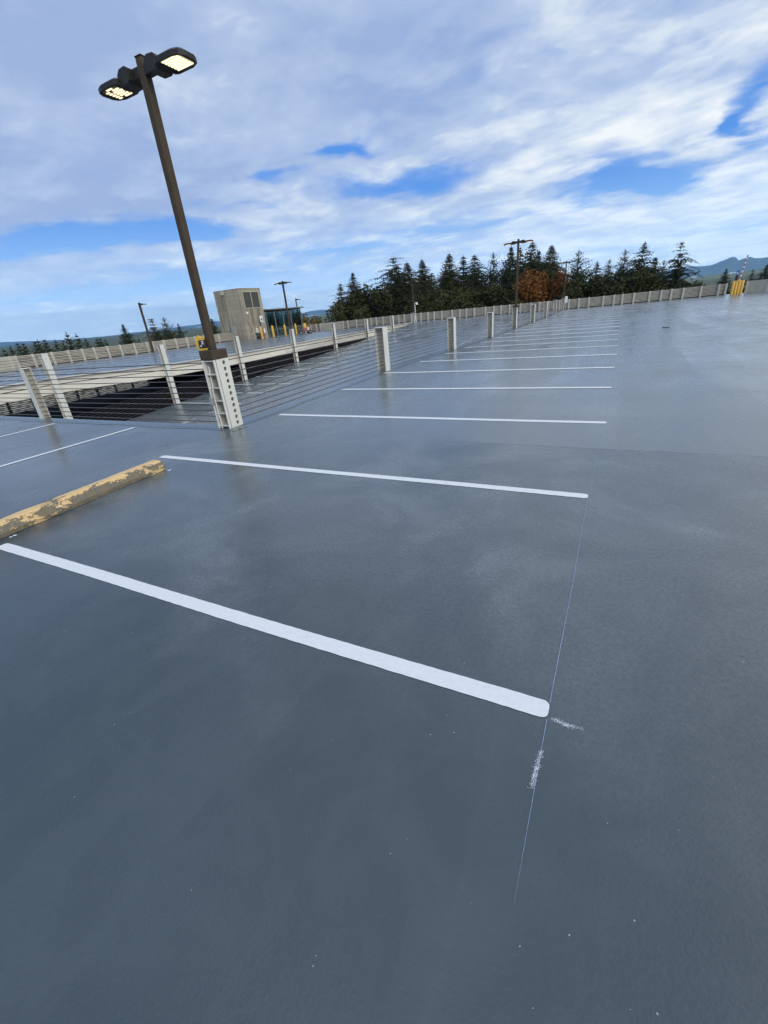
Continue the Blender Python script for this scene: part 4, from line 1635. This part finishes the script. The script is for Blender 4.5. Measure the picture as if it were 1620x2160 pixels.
# garage walls below the deck
mb = MB()
mb.box(-45.2, -45.05, -14, 60, GROUND, -4.2)
mb.box(-45, 40, WY + .3, WY + .6, GROUND, -.65)
mb.box(39.8, 40, -14, WY + .2, GROUND, -.65)
mb.box(-45, 40, -14.2, -14, GROUND, -.1)
tag(mb.build('garage_wall', M['wall']), 'concrete outer walls of the parking garage below the roof deck', 'wall')


def ridge(name, az0, az1, d0, depth, hf, mat, n=240, rows=8, z0=GROUND):
    """terrain ridge over an azimuth range; hf(az)->crest height"""
    mb = MB()
    vs = []
    for j in range(rows + 1):
        t = j / rows
        for i in range(n + 1):
            az = az0 + (az1 - az0) * i / n
            d = d0 + depth * t
            h = hf(az, t)
            vs.append((d * math.sin(az), d * math.cos(az), z0 + h))
    fs = [(j * (n + 1) + i, j * (n + 1) + i + 1, (j + 1) * (n + 1) + i + 1, (j + 1) * (n + 1) + i) for j in range(rows) for i in range(n)]
    mb.add(vs, fs, True)
    return mb.build(name, mat)


def azel(px, py):
    d = ray(px, py).normalized()
    return math.atan2(d.x, d.y), math.atan2(d.z, math.hypot(d.x, d.y))


# forested hills 1.5 - 3 km away whose crest sits close to eye level
hl = sorted(azel(*p) for p in [(0, 733), (60, 727), (150, 719), (240, 712), (330, 700), (420, 691), (450, 687), (640, 669), (690, 662), (800, 652), (1000, 632), (1200, 608), (1400, 588), (1460, 583), (1500, 578), (1560, 572), (1620, 564)])
def hill_h(az, t):
    e = lerp_tab(hl, az)
    d = 1500 + 1800 * t
    crest = (CH - GROUND) + math.tan(e) * d
    prof = min(1, t * 1.02) ** .7
    h = crest * prof - 2
    h += (4 * mnoise.noise(Vector((az * 60, t * 3, 1))) + 3 * mnoise.noise(Vector((az * 340, t * 9, 2))) + 3 * mnoise.noise(Vector((az * 1500, t * 30, 2)))) * min(1, 4 * t) - 3
    return h if t > 0 else -3


tag(ridge('hills', -1.6, 1.1, 1500, 1800, hill_h, M['hazy_forest'], n=1400, rows=10), kind='structure')
ml = sorted(azel(*p) for p in [(-300, 745), (0, 722), (150, 716), (190, 712), (225, 709), (260, 706), (285, 701), (320, 697), (360, 692), (385, 688), (420, 684), (447, 676), (480, 680), (560, 668), (640, 660), (660, 655), (690, 653), (705, 654), (800, 645), (1000, 625), (1300, 590), (1440, 566), (1462, 562), (1490, 561), (1505, 558), (1520, 551), (1534, 546), (1545, 542), (1552, 542.5), (1557, 548), (1562, 547.5), (1575, 543.5), (1583, 541), (1592, 545), (1605, 544), (1625, 541), (1700, 520), (1800, 525), (2000, 520)])
def mt_h(az, t):
    e = lerp_tab(ml, az)
    d = 7600 + 1400 * t
    crest = (CH - GROUND) + math.tan(e) * 9000
    h = crest * (.1 + .9 * t ** 1.3)
    h += (12 * mnoise.noise(Vector((az * 40, t * 4, 7))) + 8 * mnoise.noise(Vector((az * 130, t * 9, 7)))) * min(1, 2 * (1 - t) + .15)
    h += (9 * mnoise.noise(Vector((az * 90, 2, 3))) + 6 * mnoise.noise(Vector((az * 260, 5, 3)))) * t * min(1, crest / 150)
    return max(1, h)


tag(ridge('mountains', -1.6, 1.2, 7600, 1400, mt_h, M['hazy_rock'], n=700, rows=14), kind='structure')

# haze -------------------------------------------------------------------------
hz = MB().box(-9900, 9900, -9900, 9900, GROUND - 1, 470).build('haze', None)
hm = bpy.data.materials.new('haze')
hm.use_nodes = True
hm.node_tree.nodes.clear()
ho = hm.node_tree.nodes.new('ShaderNodeOutputMaterial')
pv = hm.node_tree.nodes.new('ShaderNodeVolumePrincipled')
pv.inputs['Color'].default_value = (.33, .68, 1.0, 1)
pv.inputs['Density'].default_value = 9e-5
pv.inputs['Anisotropy'].default_value = .45
hm.node_tree.links.new(pv.outputs[0], ho.inputs['Volume'])
hz.data.materials.append(hm)
tag(hz, kind='stuff')

# ------------------------------------------------------------------ sky and sun
SUN_EL, SUN_AZ = 28.0, 118.0          # azimuth clockwise from +y
w = bpy.data.worlds.new('World')
scene.world = w
w.use_nodes = True
wt = w.node_tree
wt.nodes.clear()
t = NT(wt)
out = t.node('ShaderNodeOutputWorld')
sky = t.node('ShaderNodeTexSky', sky_type='NISHITA')
sky.sun_disc = False
sky.sun_elevation = R_(SUN_EL)
sky.sun_rotation = R_(SUN_AZ)
sky.altitude = 100
sky.air_density = 1.0
sky.dust_density = .4
sky.ozone_density = 3.0
dirv = t.node('ShaderNodeTexCoord').outputs['Generated']
sp = t.node('ShaderNodeSeparateXYZ')
t.link(dirv, sp.inputs[0])
ZC = t.math('MAXIMUM', sp.outputs[2], 0.0)
zd = t.math('ADD', ZC, .13)
U = t.math('DIVIDE', sp.outputs[0], zd)
V = t.math('DIVIDE', sp.outputs[1], zd)
cb = t.node('ShaderNodeCombineXYZ')
t.link(U, cb.inputs[0])
t.link(V, cb.inputs[1])
P0 = cb.outputs[0]


def uv(px, py):
    d = ray(px, py).normalized()
    q = max(0, d.z) + .13
    return d.x / q, d.y / q


# ragged warp
wn = t.node('ShaderNodeTexNoise')
t.link(P0, wn.inputs['Vector'])
wn.inputs['Scale'].default_value = 1.9
wn.inputs['Detail'].default_value = 7
vm = t.node('ShaderNodeVectorMath', operation='MULTIPLY_ADD')
t.link(wn.outputs['Color'], vm.inputs[0])
vm.inputs[1].default_value = (.8, .8, 0)
vm.inputs[2].default_value = (-.4, -.4, 0)
va = t.node('ShaderNodeVectorMath', operation='ADD')
t.link(P0, va.inputs[0])
t.link(vm.outputs[0], va.inputs[1])
P1 = va.outputs[0]
vm2 = t.node('ShaderNodeVectorMath', operation='MULTIPLY_ADD')
t.link(wn.outputs['Color'], vm2.inputs[0])
vm2.inputs[1].default_value = (.22, .22, 0)
vm2.inputs[2].default_value = (-.11, -.11, 0)
vb = t.node('ShaderNodeVectorMath', operation='ADD')
t.link(P0, vb.inputs[0])
t.link(vm2.outputs[0], vb.inputs[1])
P2 = t.mapping(vb.outputs[0], (1.0, 1.15, 1), rot=(0, 0, R_(20)))
big = t.noise(P2, .8, 6, .55)
mid = t.noise(P2, 2.2, 10, .58)
fine = t.noise(P2, 5.5, 9, .60)
puff = t.noise(t.mapping(P2, (1, 1, 1), loc=(5, 3, 0)), 2.3, 9, .57)
# gaps of blue at given places: (px,py, half length px, half height px, depth)
holes = [(720, 318, 85, 17, 1.0), (1330, 372, 150, 38, 1.15), (1415, 385, 55, 30, .5), (1615, 222, 60, 40, 1.1), (590, 378, 60, 16, .7), (820, 385, 200, 20, .62), (880, 400, 120, 14, .5),
         (270, 500, 230, 22, .95), (60, 520, 150, 20, .95), (430, 490, 70, 14, .6), (1600, 290, 60, 22, .6), (540, 432, 60, 10, .5), (120, 625, 280, 20, .55),
         (480, 585, 260, 22, .55), (330, 560, 200, 14, .4), (760, 520, 200, 26, .55), (900, 480, 160, 14, .35), (1180, 440, 120, 22, .45), (690, 600, 130, 18, .5), (80, 250, 140, 60, .18), (760, 200, 180, 90, .0)]
acc = None
for (px, py, hw, hh, dep) in holes:
    c = uv(px, py)
    ca, sa = math.cos(R_(-5.7)), math.sin(R_(-5.7))
    ex = uv(px + hw * ca, py + hw * sa)
    ey = uv(px - hh * sa, py + hh * ca)
    a = Vector((ex[0] - c[0], ex[1] - c[1]))
    b = Vector((ey[0] - c[0], ey[1] - c[1]))
    det = a.x * b.y - a.y * b.x
    # inverse matrix rows
    r1 = (b.y / det, -b.x / det)
    r2 = (-a.y / det, a.x / det)
    spx = t.node('ShaderNodeSeparateXYZ')
    if acc is None:
        t.link(P1, spx.inputs[0])
        Ux, Vx = spx.outputs[0], spx.outputs[1]
    du = t.math('SUBTRACT', Ux, c[0])
    dv = t.math('SUBTRACT', Vx, c[1])
    s1 = t.math('ADD', t.math('MULTIPLY', du, r1[0]), t.math('MULTIPLY', dv, r1[1]))
    s2 = t.math('ADD', t.math('MULTIPLY', du, r2[0]), t.math('MULTIPLY', dv, r2[1]))
    q = t.math('ADD', t.math('MULTIPLY', s1, s1), t.math('MULTIPLY', s2, s2))
    g = t.math('MULTIPLY', t.math('EXPONENT', t.math('MULTIPLY', q, -.9)), dep)
    acc = g if acc is None else t.math('ADD', acc, g)
# coverage
cov = t.math('ADD', .80, t.math('MULTIPLY', t.math('SUBTRACT', big, .5), .9))
cov = t.math('ADD', cov, t.math('MULTIPLY', t.math('SUBTRACT', mid, .5), .9))
cov = t.math('ADD', cov, t.math('MULTIPLY', t.math('SUBTRACT', fine, .5), .6))
cov = t.math('SUBTRACT', cov, t.math('MULTIPLY', acc, .80))
cov = t.ramp(cov, [(.04, 0), (.74, 1)], 'EASE')
# brightness of the cloud
lit = t.math('ADD', t.math('MULTIPLY', t.math('SUBTRACT', mid, .5), 1.5), t.math('MULTIPLY', t.math('SUBTRACT', fine, .5), .40))
lit = t.math('ADD', lit, t.math('MULTIPLY', t.ramp(puff, [(.46, 0), (.72, 1)]), .42))
lit = t.math('ADD', lit, t.math('MULTIPLY', t.math('SUBTRACT', big, .5), 1.3))
# brighter to the right (towards the sun) and lower down
side = t.math('MULTIPLY', sp.outputs[0], .58)
lit = t.math('ADD', t.math('ADD', lit, .56), side)
lowb = t.math('MULTIPLY', t.math('SUBTRACT', .22, t.math('MINIMUM', ZC, .34)), .6)
lit = t.math('ADD', lit, lowb)
cc = t.ramp(lit, [(.08, (.34, .44, .68)), (.42, (.45, .55, .76)), (.68, (.66, .735, .84)), (.98, (.90, .92, .93))])
# pale towards the horizon
hzn = t.ramp(ZC, [(0, 1), (.06, .78), (.20, .0)])
skyb = t.mix(1.0, sky.outputs[0], (.10, .10, .10), 'MULTIPLY')
skyb = t.mix(.8, skyb, (.055, .25, .80))
skyb = t.mix(t.math('MULTIPLY', hzn, .7), skyb, (.46, .68, .84))
ccol = t.mix(t.math('MULTIPLY', hzn, .45), cc, (.61, .75, .86))
covh = t.math('MULTIPLY', cov, t.math('SUBTRACT', 1.0, t.math('MULTIPLY', hzn, .35)))
colr = t.mix(covh, skyb, ccol)
boost = t.ramp(ZC, [(0, 1.0), (.05, .93), (.087, .70), (.17, .56), (.35, .51), (.48, .51), (.70, .60), (1, .63)])
bst = t.node('ShaderNodeVectorMath', operation='SCALE')
t.link(colr, bst.inputs[0])
t.link(t.math('MULTIPLY', boost, 2.12), bst.inputs[3])
colr = bst.outputs[0]
bg = t.node('ShaderNodeBackground')
t.link(colr, bg.inputs[0])
bg.inputs[1].default_value = 1.0
t.link(bg.outputs[0], out.inputs[0])
w.cycles.sampling_method = 'MANUAL'
w.cycles.sample_map_resolution = 512

sl = bpy.data.lights.new('sun', 'SUN')
sl.energy = 1.5
sl.angle = R_(26)
sl.color = (1.0, .95, .88)
so = bpy.data.objects.new('sun', sl)
col.objects.link(so)
az, el = R_(SUN_AZ), R_(SUN_EL)
sv = Vector((math.sin(az) * math.cos(el), math.cos(az) * math.cos(el), math.sin(el)))
so.rotation_euler = sv.to_track_quat('Z', 'Y').to_euler()

scene.view_settings.view_transform = 'Standard'
scene.view_settings.look = 'None'
scene.view_settings.exposure = 0
scene.view_settings.gamma = 1
scene.view_settings.use_curve_mapping = False
scene.cycles.max_bounces = 6
scene.cycles.volume_bounces = 0
